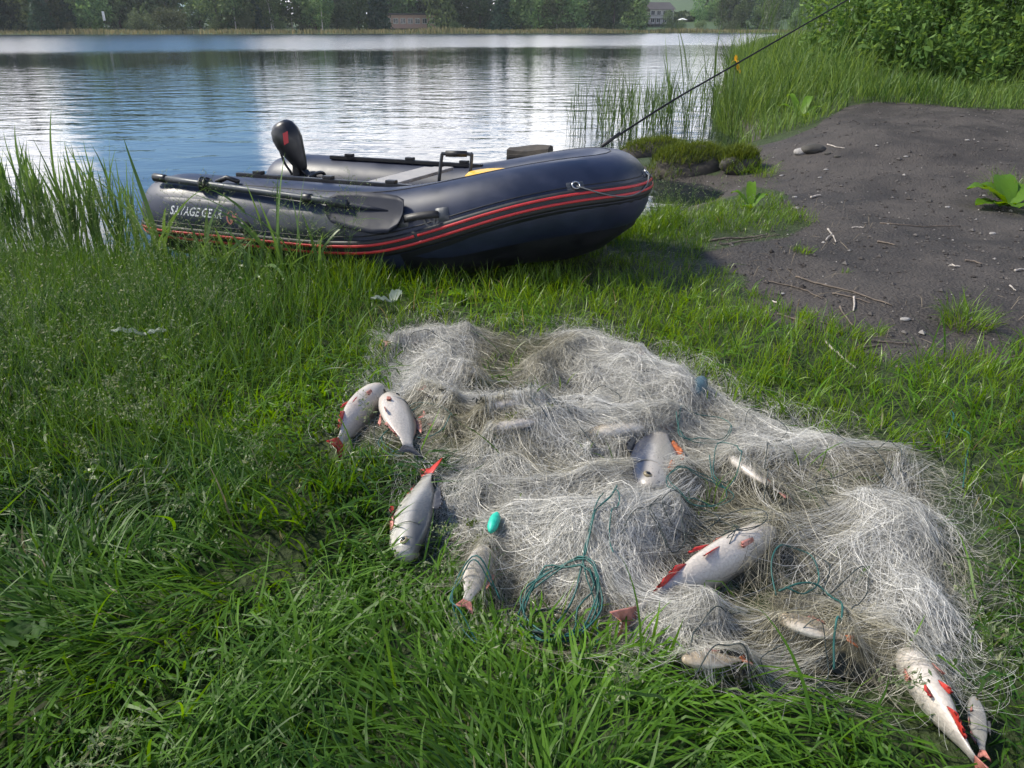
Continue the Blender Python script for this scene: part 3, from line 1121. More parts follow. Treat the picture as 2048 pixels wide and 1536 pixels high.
def blades(P, head, lean, curl, length, width, tint, k=5, taper=0.15, twist=None, floor_fn=None, rng=R, base_w=0.75):
    """grass blades as tapering strips. P (n,3) roots; angles in radians from vertical"""
    n = len(P)
    t = np.linspace(0, 1, k + 1)
    ang = lean[:, None] + curl[:, None] * t[None, :] ** 1.2
    ang = np.clip(ang, 0, 2.3)
    seg = (length / k)[:, None]
    mid_a = (ang[:, 1:] + ang[:, :-1]) / 2
    hor = np.concatenate([np.zeros((n, 1)), np.cumsum(np.sin(mid_a) * seg, 1)], 1)
    ver = np.concatenate([np.zeros((n, 1)), np.cumsum(np.cos(mid_a) * seg, 1)], 1)
    # heading drifts a little along the blade
    hd_ = head[:, None] + (rng.normal(size=(n, 1)) * .35) * t[None, :]
    X = P[:, 0:1] + hor * np.cos(hd_)
    Y = P[:, 1:2] + hor * np.sin(hd_)
    Z = P[:, 2:3] + ver
    if floor_fn is not None:
        fl = floor_fn(X, Y)
        Z = np.maximum(Z, fl + rng.uniform(.004, .05, (n, 1)) * np.minimum(1, t[None, :] * 3))
    tw = rng.normal(size=n) * .5 if twist is None else twist
    wx, wy = -np.sin(head + tw), np.cos(head + tw)
    wz = rng.normal(size=n) * .25
    prof = np.where(t < .35, base_w + (1 - base_w) * t / .35, 1 - (1 - taper * .3) * ((t - .35) / .65) ** 1.6)
    prof[-1] = 0.03
    w = width[:, None] * prof[None, :] * .5
    ctr = np.stack([X, Y, Z], -1)
    side = np.stack([wx, wy, wz], -1)[:, None, :] * w[..., None]
    V = np.stack([ctr - side, ctr + side], 2).reshape(n, (k + 1) * 2, 3)
    b = np.arange(k) * 2
    f = np.stack([b, b + 1, b + 3, b + 2], -1)
    F = (np.arange(n) * (k + 1) * 2)[:, None, None] + f[None]
    return V.reshape(-1, 3), F.reshape(-1, 4), np.repeat(tint, (k + 1) * 2)


class Batch:
    def __init__(s):
        s.V, s.F, s.T, s.n = [], [], [], 0

    def put(s, V, F, T):
        s.V.append(V)
        s.F.append(F + s.n)
        s.T.append(T)
        s.n += len(V)

    def mesh(s, name, smooth=True):
        return fast_mesh(name, np.concatenate(s.V), s.F, {'tint': np.concatenate(s.T)}, smooth)

    def tubes(s, P0, P1, r, tint):
        """thin 3-sided stems"""
        P0, P1 = np.asarray(P0, float), np.asarray(P1, float)
        n = len(P0)
        d = P1 - P0
        d /= np.linalg.norm(d, axis=1)[:, None] + 1e-9
        u = np.cross(d, np.array([.3, .8, .1]))
        u /= np.linalg.norm(u, axis=1)[:, None] + 1e-9
        v = np.cross(d, u)
        r = np.broadcast_to(np.asarray(r, float), (n,))[:, None]
        rings = []
        for P_, k in ((P0, 1.0), (P1, .6)):
            for q in range(3):
                a = q * 2.0944
                rings.append(P_ + (u * math.cos(a) + v * math.sin(a)) * r * k)
        V = np.stack(rings, 1).reshape(-1, 3)
        f = np.array([[0, 1, 4, 3], [1, 2, 5, 4], [2, 0, 3, 5]])
        F = (np.arange(n) * 6)[:, None, None] + f[None]
        s.put(V, F.reshape(-1, 4), np.repeat(np.broadcast_to(tint, (n,)), 6))


# ------------------------------------------------------------------ far shore: trees, houses, reed fringe
def far_pt(px, s=0.0):
    """ground point seen at column px, s metres behind the far waterline"""
    k = (px - 1024) / FPX
    y = 200.0
    for _ in range(30):
        x = k * (y * CT + 1.0 * ST)
        y = 0.5 * y + .5 * (213 + s + 0.33 * x)
    return x, y, gz(x, y)


rt = np.random.default_rng(21)


def trunk_mesh(h, r, rng, lean=0.0, limbs=5):
    mb_ = MB()
    P_ = [(lean * h * u ** 1.5 + .06 * math.sin(5 * u + h), .05 * math.cos(4 * u), h * u) for u in np.linspace(0, 1, 7)]
    mb_.tube(P_, [r * (1.25 if i == 0 else 1 - .12 * i) for i in range(7)], 7)
    for q in range(limbs):
        u = rng.uniform(.35, .9)
        b0 = np.array([lean * h * u ** 1.5, 0, h * u])
        a = rng.uniform(0, 6.28)
        l = h * rng.uniform(.15, .32)
        mb_.tube([b0, b0 + np.array([math.cos(a) * l * .5, math.sin(a) * l * .5, l * .35]), b0 + np.array([math.cos(a) * l, math.sin(a) * l, l * .6])], [r * .4, r * .28, r * .1], 5)
    return mb_.mesh('trunk')


def lobed(h, w, rng, base=0.12, k=11, top=1.0):
    L_ = []
    for _ in range(k):
        u = rng.uniform(base, .95)
        rr_ = w * (1 - (u - .4) ** 2 * 1.6) * .5
        a = rng.uniform(0, 6.28)
        q = rng.uniform(.25, .75) * rr_
        s_ = rng.uniform(.4, .65) * rr_
        L_.append(((q * math.cos(a), q * math.sin(a), u * h), (s_, s_, s_ * rng.uniform(.75, 1.1))))
    return L_


def cone_lobes(h, w, rng):
    L_ = []
    for u in np.linspace(.04, .97, 12):
        r_ = w * .5 * (1.02 - u) + .15
        for a in np.linspace(0, 6.28, 6)[:-1] + rng.uniform(0, 6):
            L_.append(((r_ * .55 * math.cos(a), r_ * .55 * math.sin(a), h * u), (r_ * .55, r_ * .55, h * .06)))
    return L_


PROTO = {}
for kind, (h, w, n, sz, m_, tr_m) in {
        'dark': (15, 9.5, 2300, .80, 'far_dark', 'bark'), 'mid': (14, 9.0, 2300, .78, 'far_mid', 'bark'), 'fir': (16, 7.0, 2200, .75, 'far_fir', 'bark'),
        'birch': (15, 7.0, 1700, .60, 'far_mid', 'birch'), 'willow': (6.5, 10.5, 2600, .55, 'far_pale', 'bark'), 'round': (13, 9.5, 2600, .62, 'far_pale', 'bark')}.items():
    PROTO[kind] = []
    for v in range(3):
        if kind == 'fir':
            lob = cone_lobes(h, w, rt)
        elif kind == 'willow':
            lob = lobed(h, w, rt, base=.12, k=16)
        elif kind == 'birch':
            lob = lobed(h, w, rt, base=.16, k=16)
        else:
            lob = lobed(h, w, rt, base=.04, k=24)
        cm = crown_mesh('crown', lob, n, sz, rt, droop=.25)
        tm = trunk_mesh(h * .8, .16 if kind == 'birch' else .26, rt, lean=rt.uniform(-.05, .05))
        cm.materials.append(M[m_])
        tm.materials.append(M[tr_m])
        PROTO[kind].append((cm, tm))
TREE_LAB = {'dark': 'dark green broadleaf tree in the wooded far shore', 'mid': 'mid green broadleaf tree in the wooded far shore', 'fir': 'blackish conifer in the wooded far shore',
            'birch': 'slim pale trunked birch in the wooded far shore'}
TREE_CAT = {'fir': 'conifer', 'birch': 'birch'}


def far_tree(kind, px, s, scale=1.0, label=None):
    x, y, z = far_pt(px, s)
    cm, tm = PROTO[kind][int(rt.integers(3))]
    if not label and kind in TREE_LAB:
        zone = ('left of the pale rounded willow' if px < 420 else 'between the pale willow and the pinkish house' if px < 770 else 'behind the pinkish house' if px < 890 else
                'between the pinkish house and the hill house' if px < 1290 else 'right of the white hill house')
        lab_ = TREE_LAB[kind].replace('in the wooded far shore', ('in the front row ' if s < 25 else 'in the back row ') + zone)
    else:
        lab_ = label
    t = empty('willow_bush' if kind == 'willow' else 'conifer' if kind == 'fir' else 'birch_tree' if kind == 'birch' else 'broadleaf_tree', (x, y, z - .1), rt.uniform(0, 6.28), lab_,
              'bush' if kind == 'willow' else TREE_CAT.get(kind, 'tree'), None if label else 'trees along the far shore')
    sc_ = scale * rt.uniform(.88, 1.12)
    t.scale = (sc_, sc_, sc_ * rt.uniform(.92, 1.1))
    add('crown', cm, None, t)
    add('trunk', tm, None, t)
    return t


far_tree('fir', 88, 7, .82, 'broad blackish conifer near the left edge of the far shore')
far_tree('willow', 345, 6, .84, 'pale rounded willow bush on the far waterline, the lightest green there')
far_tree('willow', 285, 9, .70, 'olive willow bush touching the left side of the pale rounded one')
far_tree('round', 1112, 14, .85, 'bright green rounded tree breaking the dark wood behind the middle of the lake')
far_tree('round', 1540, 12, .8, 'pale green spreading tree on the far shore behind the fishing rod')
far_tree('round', 1455, 16, .85, 'light green tall tree on the far shore left of the rod tip')
far_tree('round', 1336, 14, .36, 'small pale tree in front of the white hill house')
far_tree('mid', 1284, 18, .5)
for px in (478, 492, 548, 640):
    far_tree('birch', px + rt.uniform(-6, 6), rt.uniform(9, 12), .9)
px = -420
while px < 2300:
    if not (200 < px < 420 or 1290 < px < 1380):
        k = ('dark', 'mid', 'dark', 'fir', 'mid', 'birch')[int(rt.integers(6))] if px < 1290 else ('mid', 'mid', 'birch')[int(rt.integers(3))]
        gapx = 770 < px < 880
        far_tree(k, px, rt.uniform(34, 38) if gapx else rt.uniform(12, 20), 1.0 if px < 1300 else .62)
    px += rt.uniform(32, 48)
px = -420
while px < 2300:
    if not (1285 < px < 1400):
        far_tree(('dark', 'fir', 'dark', 'mid')[int(rt.integers(4))], px, rt.uniform(36, 60), 1.15 if px < 1300 else .7)
    px += rt.uniform(42, 66)
# low bushes under the trees
for px in list(np.arange(-300, 1280, 50)) + [1345, 1400, 1480, 1580, 1640, 1710]:
    if 190 < px < 430 or 760 < px < 890:
        continue
    far_tree('willow', px + rt.uniform(-18, 18), rt.uniform(10, 20), rt.uniform(.28, .42), None if False else 'low bush among the trunks of the far wood')
for o in list(COL.objects):
    if o.get('label') == 'low bush among the trunks of the far wood':
        o['group'] = 'low bushes under the far trees'


def far_house(px0, px1, s, zb, h, wall, rooftype, label, nwin, floors=1, wall2=None):
    x0, y0, z0 = far_pt(px0, s)
    x1, y1, z1 = far_pt(px1, s)
    W = x1 - x0
    t = empty('house', ((x0 + x1) / 2, (y0 + y1) / 2, min(z0, z1) + zb), math.atan2(y1 - y0, x1 - x0), label, 'house')
    mb_ = MB()
    mb_.box((0, 4, h / 2), (W, 8, h))
    wl = mb_.build('wall', M[wall], t, smooth=False)
    mb_ = MB()
    if rooftype == 'flat':
        mb_.box((0, 4, h + .2), (W + 1.2, 9.2, .4))
    else:
        r_ = np.array([[(-W / 2 - .5, -.6, h), (-W / 2 - .5, 4, h + 2.2), (-W / 2 - .5, 8.6, h)], [(W / 2 + .5, -.6, h), (W / 2 + .5, 4, h + 2.2), (W / 2 + .5, 8.6, h)]], float)
        mb_.loft(r_, cap=True)
    mb_.build('roof', M['roof'], t, smooth=False)
    for f in range(floors):
        for i in range(nwin):
            wx_ = -W / 2 + W * (i + .5) / nwin
            wh = h / floors
            mb_ = MB()
            for bx, bz, sx, sz_ in ((0, .62, 1.5, .1), (0, -.62, 1.5, .1), (-.7, 0, .1, 1.3), (.7, 0, .1, 1.3), (0, 0, .07, 1.2)):
                mb_.box((wx_ + bx * W / nwin / 2.2, -.04, wh * (f + .55) + bz), (sx * W / nwin / 2.2, .1, sz_))
            wn = mb_.build('window', M['frame_white'], t, smooth=False)
            mb_ = MB()
            mb_.box((wx_, -.01, wh * (f + .55)), (1.4 * W / nwin / 2.2, .06, 1.2))
            mb_.build('pane', M['glass_dark'], wn, smooth=False)
    return t


far_house(768, 874, 26, .3, 3.3, 'wall_pink', 'flat', 'long low pinkish house half hidden by trees on the far shore', 7)
far_house(1296, 1346, 42, .6, 4.2, 'wall_white', 'gable', 'white house with a dark roof on the hill above the far shore', 4, 2)
far_house(1668, 1740, 24, .0, 5.5, 'wall_white', 'flat', 'pale building on the far shore behind the rod tip and bush', 4, 2)
# terrace rail of the hill house
x, y, z = far_pt(1318, 36)
tr = empty('terrace', (x, y, z), .3, 'dark timber terrace below the white hill house', 'terrace')
mb = MB()
mb.box((0, 0, 2.2), (7.5, 2.5, .25))
mb.build('deck', M['wall_dark'], tr, smooth=False)
for q in np.linspace(-3.5, 3.5, 6):
    mb = MB()
    mb.box((q, -1.1, 1.1), (.18, .18, 2.2))
    mb.build('post', M['wall_dark'], tr, smooth=False)
mb = MB()
mb.box((0, -1.15, 3.2), (7.5, .08, .1))
mb.build('rail', M['wall_dark'], tr, smooth=False)
# parasol
x, y, z = far_pt(1363, 16)
pa = empty('parasol', (x, y, z), 0, 'small white parasol standing on the far shore lawn', 'parasol')
mb = MB()
mb.tube([(0, 0, 0), (0, 0, 3.0)], .05, 6)
mb.build('pole', M['frame_white'], pa)
mb = MB()
mb.loft([[(r_ * math.cos(q), r_ * math.sin(q), z_) for q in np.linspace(0, 6.283, 9)[:-1]] for r_, z_ in ((1.5, 2.55), (.8, 2.85), (.05, 3.05))])
mb.build('canopy', M['frame_white'], pa, smooth=False)
# flag
x, y, z = far_pt(1640, 26)
fl = empty('flag_pole', (x, y, z), 0, 'red flag hanging from a pole above the far shore', 'flag')
mb = MB()
mb.tube([(0, 0, 0), (0, 0, 9)], .07, 6)
mb.build('pole', M['frame_white'], fl)
mb = MB()
mb.loft([[(0, 0, 8.8), (.02, 0, 6.2)], [(.35, .12, 8.7), (.3, .1, 6.0)], [(.7, -.08, 8.5), (.6, -.05, 5.7)], [(1.0, .08, 8.2), (.8, .06, 5.5)]], closed=False)
mb.build('cloth', M['flag'], fl)
# marker post on the lawn
x, y, z = far_pt(214, 9)
ps = empty('marker_post', (x, y, z), 0, 'white marker post on the lawn of the far shore', 'post')
mb = MB()
mb.tube([(0, 0, 0), (0, 0, 3.4)], .06, 6)
mb.build('pole', M['wall_dark'], ps)
mb = MB()
mb.box((0, 0, 3.2), (.55, .1, 1.9), bev=.03)
mb.build('board', M['frame_white'], ps, smooth=False)

# the wood behind the first rows reads as one mass
n = 15000
fx = rt.uniform(-260, 200, n)
s_ = rt.uniform(52, 64, n)
fy = 213 + s_ + .33 * fx
colx = 1024 + FPX * fx / (fy * CT + ST)
hmax = np.where((colx > 1285) & (colx < 1405), 2.5, np.where(colx > 1405, 8.0, 15.0)) * (.75 + .4 * vnoise(fx, fy, .12, 2))
C_ = np.stack([fx, fy, ground(fx, fy) + hmax * rt.random(n) ** .8], -1)
V_, F_, t_ = leafcloud(C_, 1.5, rt, aspect=.8, tint=np.clip(rt.normal(.4, .2, n) + .5 * (vnoise(fx, fy, .2, 1) - .5), 0, .9))
tag(add('far_wood', fast_mesh('far_wood', V_, [F_], {'tint': t_}, smooth=False), M['far_dark']), 'dense dark wood closing the gaps behind the far shore trees', 'wood', kind='stuff')

# pale reed fringe along the far waterline
B_ = Batch()
n = 9000
fx = rt.uniform(-170, 130, n)
s_ = rt.uniform(-1.0, 8.0, n)
fy = 213 + s_ + .33 * fx
P_ = np.stack([fx, fy, ground(fx, fy) - .05], -1)
hgt = (.7 + 1.0 * vnoise(fx, fy, .08)) * rt.uniform(.6, 1.1, n) * np.where(s_ > 3.5, .75, 1.0)
V_, F_, T_ = blades(P_, rt.uniform(0, 6.28, n), rt.uniform(0, .2, n), rt.uniform(0, .4, n), hgt, np.full(n, .28), np.clip(rt.normal(.5, .25, n), 0, 1), k=2, rng=rt)
B_.put(V_, F_, T_)
tag(add('reed_fringe', B_.mesh('reed_fringe', False), M['far_reed']), 'pale reeds lining the far waterline', 'reeds', kind='stuff')

# ------------------------------------------------------------------ right bank: shrubs, nettles, tall grass
rb_ = np.random.default_rng(33)


def shrub(x, y, lobes, n, size, m_, label, cat='bush', stems=7, name='shrub'):
    z = gz(x, y)
    t = empty(name, (x, y, z - .05), 0, label, cat)
    cm = crown_mesh('foliage', lobes, n, size, rb_, droop=.35, aspect=.5)
    add('foliage', cm, M[m_], t)
    mb_ = MB()
    for q in range(stems):
        c, r_ = lobes[q % len(lobes)]
        e = np.array(c) + rb_.normal(size=3) * .15
        b0 = np.array([rb_.normal() * .18, rb_.normal() * .18, 0])
        mb_.tube(spline([b0, b0 * .6 + e * .4 + np.array([0, 0, .3]), e], 8), np.linspace(.05, .012, 9)[:len(spline([b0, b0, e, e], 8))] if False else .022, 6)
    add('stems', mb_.mesh('stems'), M['bark'], t)
    return t


shrub(6.3, 12.6, [((-1.2, -.2, 1.6), (1.0, .9, 1.0)), ((-.2, 0, 2.0), (1.2, 1.0, 1.1)), ((1.0, .2, 2.2), (1.3, 1, 1.2)), ((-1.5, .1, .9), (.6, .7, .8)), ((.4, -.4, 1.0), (1.3, .8, .9)), ((1.8, -.1, 1.3), (1, .9, 1.1)), ((-.6, .2, 2.9), (1.2, 1, .7))],
      12500, .082, 'shrub', 'dark leafy shrub at the left end of the overgrown bank')
shrub(9.2, 12.0, [((-1, 0, 1.5), (1.2, .9, 1.2)), ((.3, -.2, 2.0), (1.3, 1, 1.2)), ((1.4, 0, 1.4), (1.2, .9, 1.2)), ((-.3, -.3, .8), (1.4, .8, .8)), ((.2, .2, 2.8), (1.6, 1, .7))],
      12000, .085, 'shrub', 'tall dark shrub behind the nettles at the right edge')
shrub(7.5, 14.6, [((-1.5, 0, 2.4), (1.4, 1, 1.2)), ((0, 0, 3.0), (1.6, 1.2, 1.3)), ((1.6, 0, 2.4), (1.5, 1, 1.4)), ((0, .3, 1.3), (2, 1, 1.2))], 9500, .095, 'shrub', 'large shrub at the back of the bank with sky showing through its top')
t_ov = shrub(7.4, 11.6, [((-.9, 0, 2.9), (.9, .8, .45)), ((.3, -.2, 3.0), (1.1, .9, .5)), ((1.5, 0, 2.9), (1.0, .8, .5))], 2600, .115, 'shrub', 'overhanging branch tree above the bank shrubs', 'tree', name='young_tree')
# nettles and herbs on the slope: upright stems with leaf pairs
B_ = Batch()
S_ = Batch()
n = 900
nx = rb_.uniform(4.1, 10.5, n)
ny = rb_.uniform(9.3, 12.2, n)
keep = (ny > 8.9 + .55 * np.abs(nx - 7.2) ** .5 * .6 + .4) & ((nx > 4.6) | (ny > 10.4))
nx, ny = nx[keep], ny[keep]
nz = ground(nx, ny)
hh = (.38 + .95 * sstep(9.4, 11.6, ny)) * rb_.uniform(.75, 1.15, len(nx))
lean_ = rb_.normal(size=(len(nx), 2)) * .13
base = np.stack([nx, ny, nz], -1)
top = base + np.stack([lean_[:, 0] * hh, lean_[:, 1] * hh - .06, hh], -1)
S_.tubes(base, top, .006, .3)
C, T, SZ = [], [], []
for i in range(len(nx)):
    kk = int(14 + hh[i] * 12)
    u = rb_.uniform(.12, 1.02, kk)
    rr_ = .13 * (1.15 - .6 * u)
    a = rb_.uniform(0, 6.28, kk)
    C.append(base[i] + (top[i] - base[i]) * u[:, None] + np.stack([np.cos(a) * rr_, np.sin(a) * rr_, rb_.normal(size=kk) * .02], -1))
    T.append(np.clip(rb_.normal(.25 + .5 * vnoise(nx[i], ny[i], 1.1), .2, kk), 0, .92))
    SZ.append(np.full(kk, .11) * (1.15 - .45 * u))
C, T, SZ = np.concatenate(C), np.concatenate(T), np.concatenate(SZ)
V_, F_, t_ = leafcloud(C, SZ, rb_, flat=.35, aspect=.48, tint=T, droop=.3)
B_.put(V_, F_, t_)
for V2, F2, T2 in zip(S_.V, S_.F, S_.T):
    B_.put(V2, F2, T2)
tag(add('nettles', B_.mesh('nettles', False), M['nettle']), 'dense nettles and herbs covering the slope below the shrubs', 'nettles', kind='stuff')


def bank_blades(poly_fn, n, xr, yr, hfn, wid, m_, name, label, lean=.25, curl=.8, k=4, tint_fn=None):
    x, y = rb_.uniform(*xr, n), rb_.uniform(*yr, n)
    s_ = poly_fn(x, y)
    x, y = x[s_], y[s_]
    z = ground(x, y)
    h = hfn(x, y) * rb_.uniform(.55, 1.15, len(x))
    m = len(x)
    ti = np.clip(rb_.normal(.45, .27, m) + .6 * (vnoise(x, y, 1.3, 2) - .5), 0, 1) if tint_fn is None else tint_fn(x, y)
    V_, F_, t_ = blades(np.stack([x, y, z - .01], -1), rb_.uniform(0, 6.28, m), rb_.uniform(0, lean * 1.6, m), rb_.uniform(.1, curl * 1.5, m), h * rb_.choice([.6, .85, 1.0, 1.25], m), wid * rb_.uniform(.4, 1.5, m), ti, k=k, rng=rb_)
    return V_, F_, t_


def not_dirt(x, y, marg=.0):
    return poly_sd(x, y, DIRT) < -marg


# tall grass along the water's edge on the right
B_ = Batch()
B_.put(*bank_blades(lambda x, y: not_dirt(x, y) & (poly_sd(x, y, SHORE) > -.15) & (y > 8.2 - .0 * x), 16000, (2.2, 5.6), (8.2, 17.0), lambda x, y: (.26 + .36 * sstep(8.6, 10.3, y) * sstep(5.2, 3.4, x)) * (.6 + .8 * vnoise(x, y, 1.7, 1)), .009, None, '', ''))
# short bright grass beyond the crest of the path
B_.put(*bank_blades(lambda x, y: not_dirt(x, y) & (rb_.random(len(x)) < .9), 15000, (4.0, 11.0), (7.4, 10.6), lambda x, y: (.11 + .10 * sstep(8.6, 10.2, y)) * (.6 + .8 * vnoise(x, y, 1.7, 1)), .009, None, '', '',
                    tint_fn=lambda x, y: np.clip(rb_.normal(.72, .16, len(x)), 0, 1)))
tag(add('bank_grass', B_.mesh('bank_grass'), M['bank_grass']), 'tall soft grass on the far bank beside the dirt path', 'grass', kind='stuff')

# ------------------------------------------------------------------ mossy ledge, boulder, stones in the inlet
def rock(name, loc, size, rng, m_, label, cat='stone', moss=0, sub_=3, group=None, flat=1.0):
    bm = bmesh.new()
    bmesh.ops.create_icosphere(bm, subdivisions=sub_, radius=1.0)
    off = rng.uniform(0, 50, 3)
    for v in bm.verts:
        p = v.co.copy()
        d = 1 + .28 * (vnoise(p.x + off[0], p.y + p.z + off[1], 1.1) - .5) + .18 * (vnoise(p.y + off[2], p.z - p.x, 2.6, 1) - .5)
        v.co = Vector((p.x * size[0] * d, p.y * size[1] * d, p.z * size[2] * d * (1 if p.z > 0 else flat)))
    t = empty(name, loc, rng.uniform(0, .5), label, cat, group)
    mb_ = MB()
    mb_.bm(bm)
    add('body', mb_.mesh('body'), M[m_], t)
    if moss:
        a = rng.uniform(0, 6.28, moss)
        q = np.sqrt(rng.random(moss)) * 1.0
        C_ = np.stack([np.cos(a) * q * size[0], np.sin(a) * q * size[1], np.sqrt(np.maximum(0, 1 - q * q)) * size[2] * .95 - (q > .9) * rng.random(moss) * size[2] * .7], -1)
        V_, F_, t_ = blades(C_, rng.uniform(0, 6.28, moss), rng.uniform(0, .6, moss), rng.uniform(.2, 1.2, moss), rng.uniform(.03, .11, moss), np.full(moss, .006), np.clip(rng.normal(.5, .25, moss), 0, 1), k=2, rng=rng)
        ms = add('moss', fast_mesh('moss', V_, [F_], {'tint': t_}), M['moss'], t)
        ms['kind'] = 'stuff'
    return t


p = at_z(1385, 322, .13)
rock('mossy_bank_stump', (p[0], p[1], .04), (.43, .27, .22), rb_, 'old_wood', 'mossy earth lump at the water just right of the dinghy bow', 'earth lump', 3600)
p = at_z(1310, 300, .10)
rock('mossy_bank_stump', (p[0], p[1], .02), (.42, .22, .17), rb_, 'old_wood', 'low mossy lump between the dinghy bow and the reed bed', 'earth lump', 2400)
p = at_z(1478, 338, .12)
rock('boulder', (p[0], p[1], gz(p[0], p[1]) + .06), (.17, .15, .11), rb_, 'stone', 'rounded grey boulder with moss right of the mossy lump', 'boulder', 1800)
p = at_z(1628, 292, .30)
rock('stone', (p[0], p[1], gz(p[0], p[1]) + .02), (.10, .08, .05), rb_, 'stone', 'grey stone half buried at the top of the path slope')
p = at_z(1605, 296, .28)
rock('stone', (p[0], p[1], gz(p[0], p[1]) + .01), (.07, .06, .035), rb_, 'pale_stone', 'small pale stone touching the half buried grey one')
# squared timber block standing in the water behind the boat
p = at_d(1060, 312, 5.5)
bk = empty('timber_block', (p[0], p[1], 0), rad(-12), 'squared dark timber block standing in the water behind the dinghy', 'timber block')
mb = MB()
mb.box((0, 0, .12), (.30, .24, .60), bev=.02)
mb.build('post', M['old_wood'], bk, smooth=False)
mb = MB()
rr = [[(x_, y_ * (1 + .05 * math.sin(9 * x_)), z_ + .012 * math.sin(14 * x_ + 9 * y_)) for x_, y_, z_ in ((xx, -.118, .415), (xx, .118, .415), (xx, .10, .45), (xx, 0, .462), (xx, -.10, .45))] for xx in np.linspace(-.147, .147, 9)]
mb.loft(rr, cap=True)
mb.build('cap_board', M['old_wood'], bk, smooth=False)

# ------------------------------------------------------------------ reeds: individual plants
rr_d = np.random.default_rng(44)


def reed_mesh(h, rng, nleaf, wid, bend=.5, top_leaf=True):
    B2 = Batch()
    n1 = nleaf
    u = np.linspace(.02, .55, n1) if not top_leaf else np.linspace(.05, .8, n1)
    P_ = np.stack([rng.normal(size=n1) * .006, rng.normal(size=n1) * .006, u * h * .75], -1)
    hd0 = rng.uniform(0, 6.28)
    hd_ = hd0 + np.where(np.arange(n1) % 2 == 0, 0, np.pi) + rng.normal(size=n1) * .4
    L_ = h * rng.uniform(.45, .75, n1)
    V_, F_, t_ = blades(P_, hd_, rng.uniform(.03, .25, n1), rng.uniform(.05, bend, n1), L_, np.full(n1, wid) * rng.uniform(.7, 1.2, n1), np.clip(rng.normal(.5, .2, n1), 0, 1), k=7, rng=rng)
    B2.put(V_, F_, t_)
    k = 5
    st = np.stack([np.zeros(k + 1), np.zeros(k + 1), np.linspace(0, h * .85, k + 1)], -1)
    st[:, 0] += .03 * h * np.linspace(0, 1, k + 1) ** 2 * rng.normal()
    B2.tubes(st[:-1], st[1:], .004, .35)
    return B2.mesh('reed_plant')


LEFT_REEDS = [reed_mesh(.95, rr_d, 7, .021, .35) for _ in range(6)]
for me in LEFT_REEDS:
    me.materials.append(M['reed'])
first = {}


def place(mesh, name, x, y, z, rz, sc_, tilt, label, cat, group):
    o = bpy.data.objects.new(name, mesh)
    o.location = (x, y, z)
    o.rotation_euler = (tilt[0], tilt[1], rz)
    o.scale = (sc_, sc_, sc_)
    tag(o, label, cat, group)
    COL.objects.link(o)
    return o


for px, top in [(u + rr_d.normal() * 6, v + 25 + 30 * rr_d.random()) for u, v in ((4, 330), (20, 340), (36, 330), (55, 320), (72, 330), (90, 330), (104, 345), (118, 350), (133, 335), (147, 350), (160, 360), (176, 340), (192, 330), (210, 345), (226, 360), (242, 370), (256, 375), (270, 380), (286, 400), (300, 420), (-12, 330), (-35, 340))] + [(-30, 330), (5, 322), (22, 345), (40, 318), (58, 300), (70, 312), (82, 302), (95, 330), (110, 345), (128, 322), (140, 340), (152, 395), (165, 345), (178, 372), (195, 310), (205, 330), (215, 370), (232, 345),
                (250, 365), (262, 372), (275, 378), (120, 370), (32, 372), (88, 372), (186, 400), (240, 420), (15, 400), (60, 400), (150, 420), (212, 430), (288, 425), (12, 330), (48, 335), (64, 325), (99, 352), (135, 360), (160, 372), (222, 392), (30, 430), (80, 425), (120, 435), (200, 440), (296, 400), (308, 440), (320, 425), (338, 452), (284, 352), (270, 330), (300, 455), (-70, 350), (-110, 320), (-20, 390), (105, 410), (172, 440)]:
    yy = rr_d.uniform(4.15, 4.75)
    # walk the root column so that it stands at this place on the shallow edge
    x_ = (px - 1024) / FPX * (yy * CT + 1.2 * ST) + rr_d.normal() * .03 - .10
    zg = gz(x_, yy)
    dd = yy * CT + (CAM_H - .6) * ST
    ztop = CAM_H + dd * (-ST + (768 - top) / FPX * CT) + .02
    sc_ = max(.5, min(1.35, (ztop - zg) / .86))
    place(LEFT_REEDS[int(rr_d.integers(6))], 'reed_plant', x_, yy, max(zg, -.12), rr_d.uniform(0, 6.28), sc_, (rr_d.normal() * .06, -.02 + rr_d.normal() * .08), 'tall green reed standing at the water left of the dinghy', 'reed', 'reeds left of the dinghy')

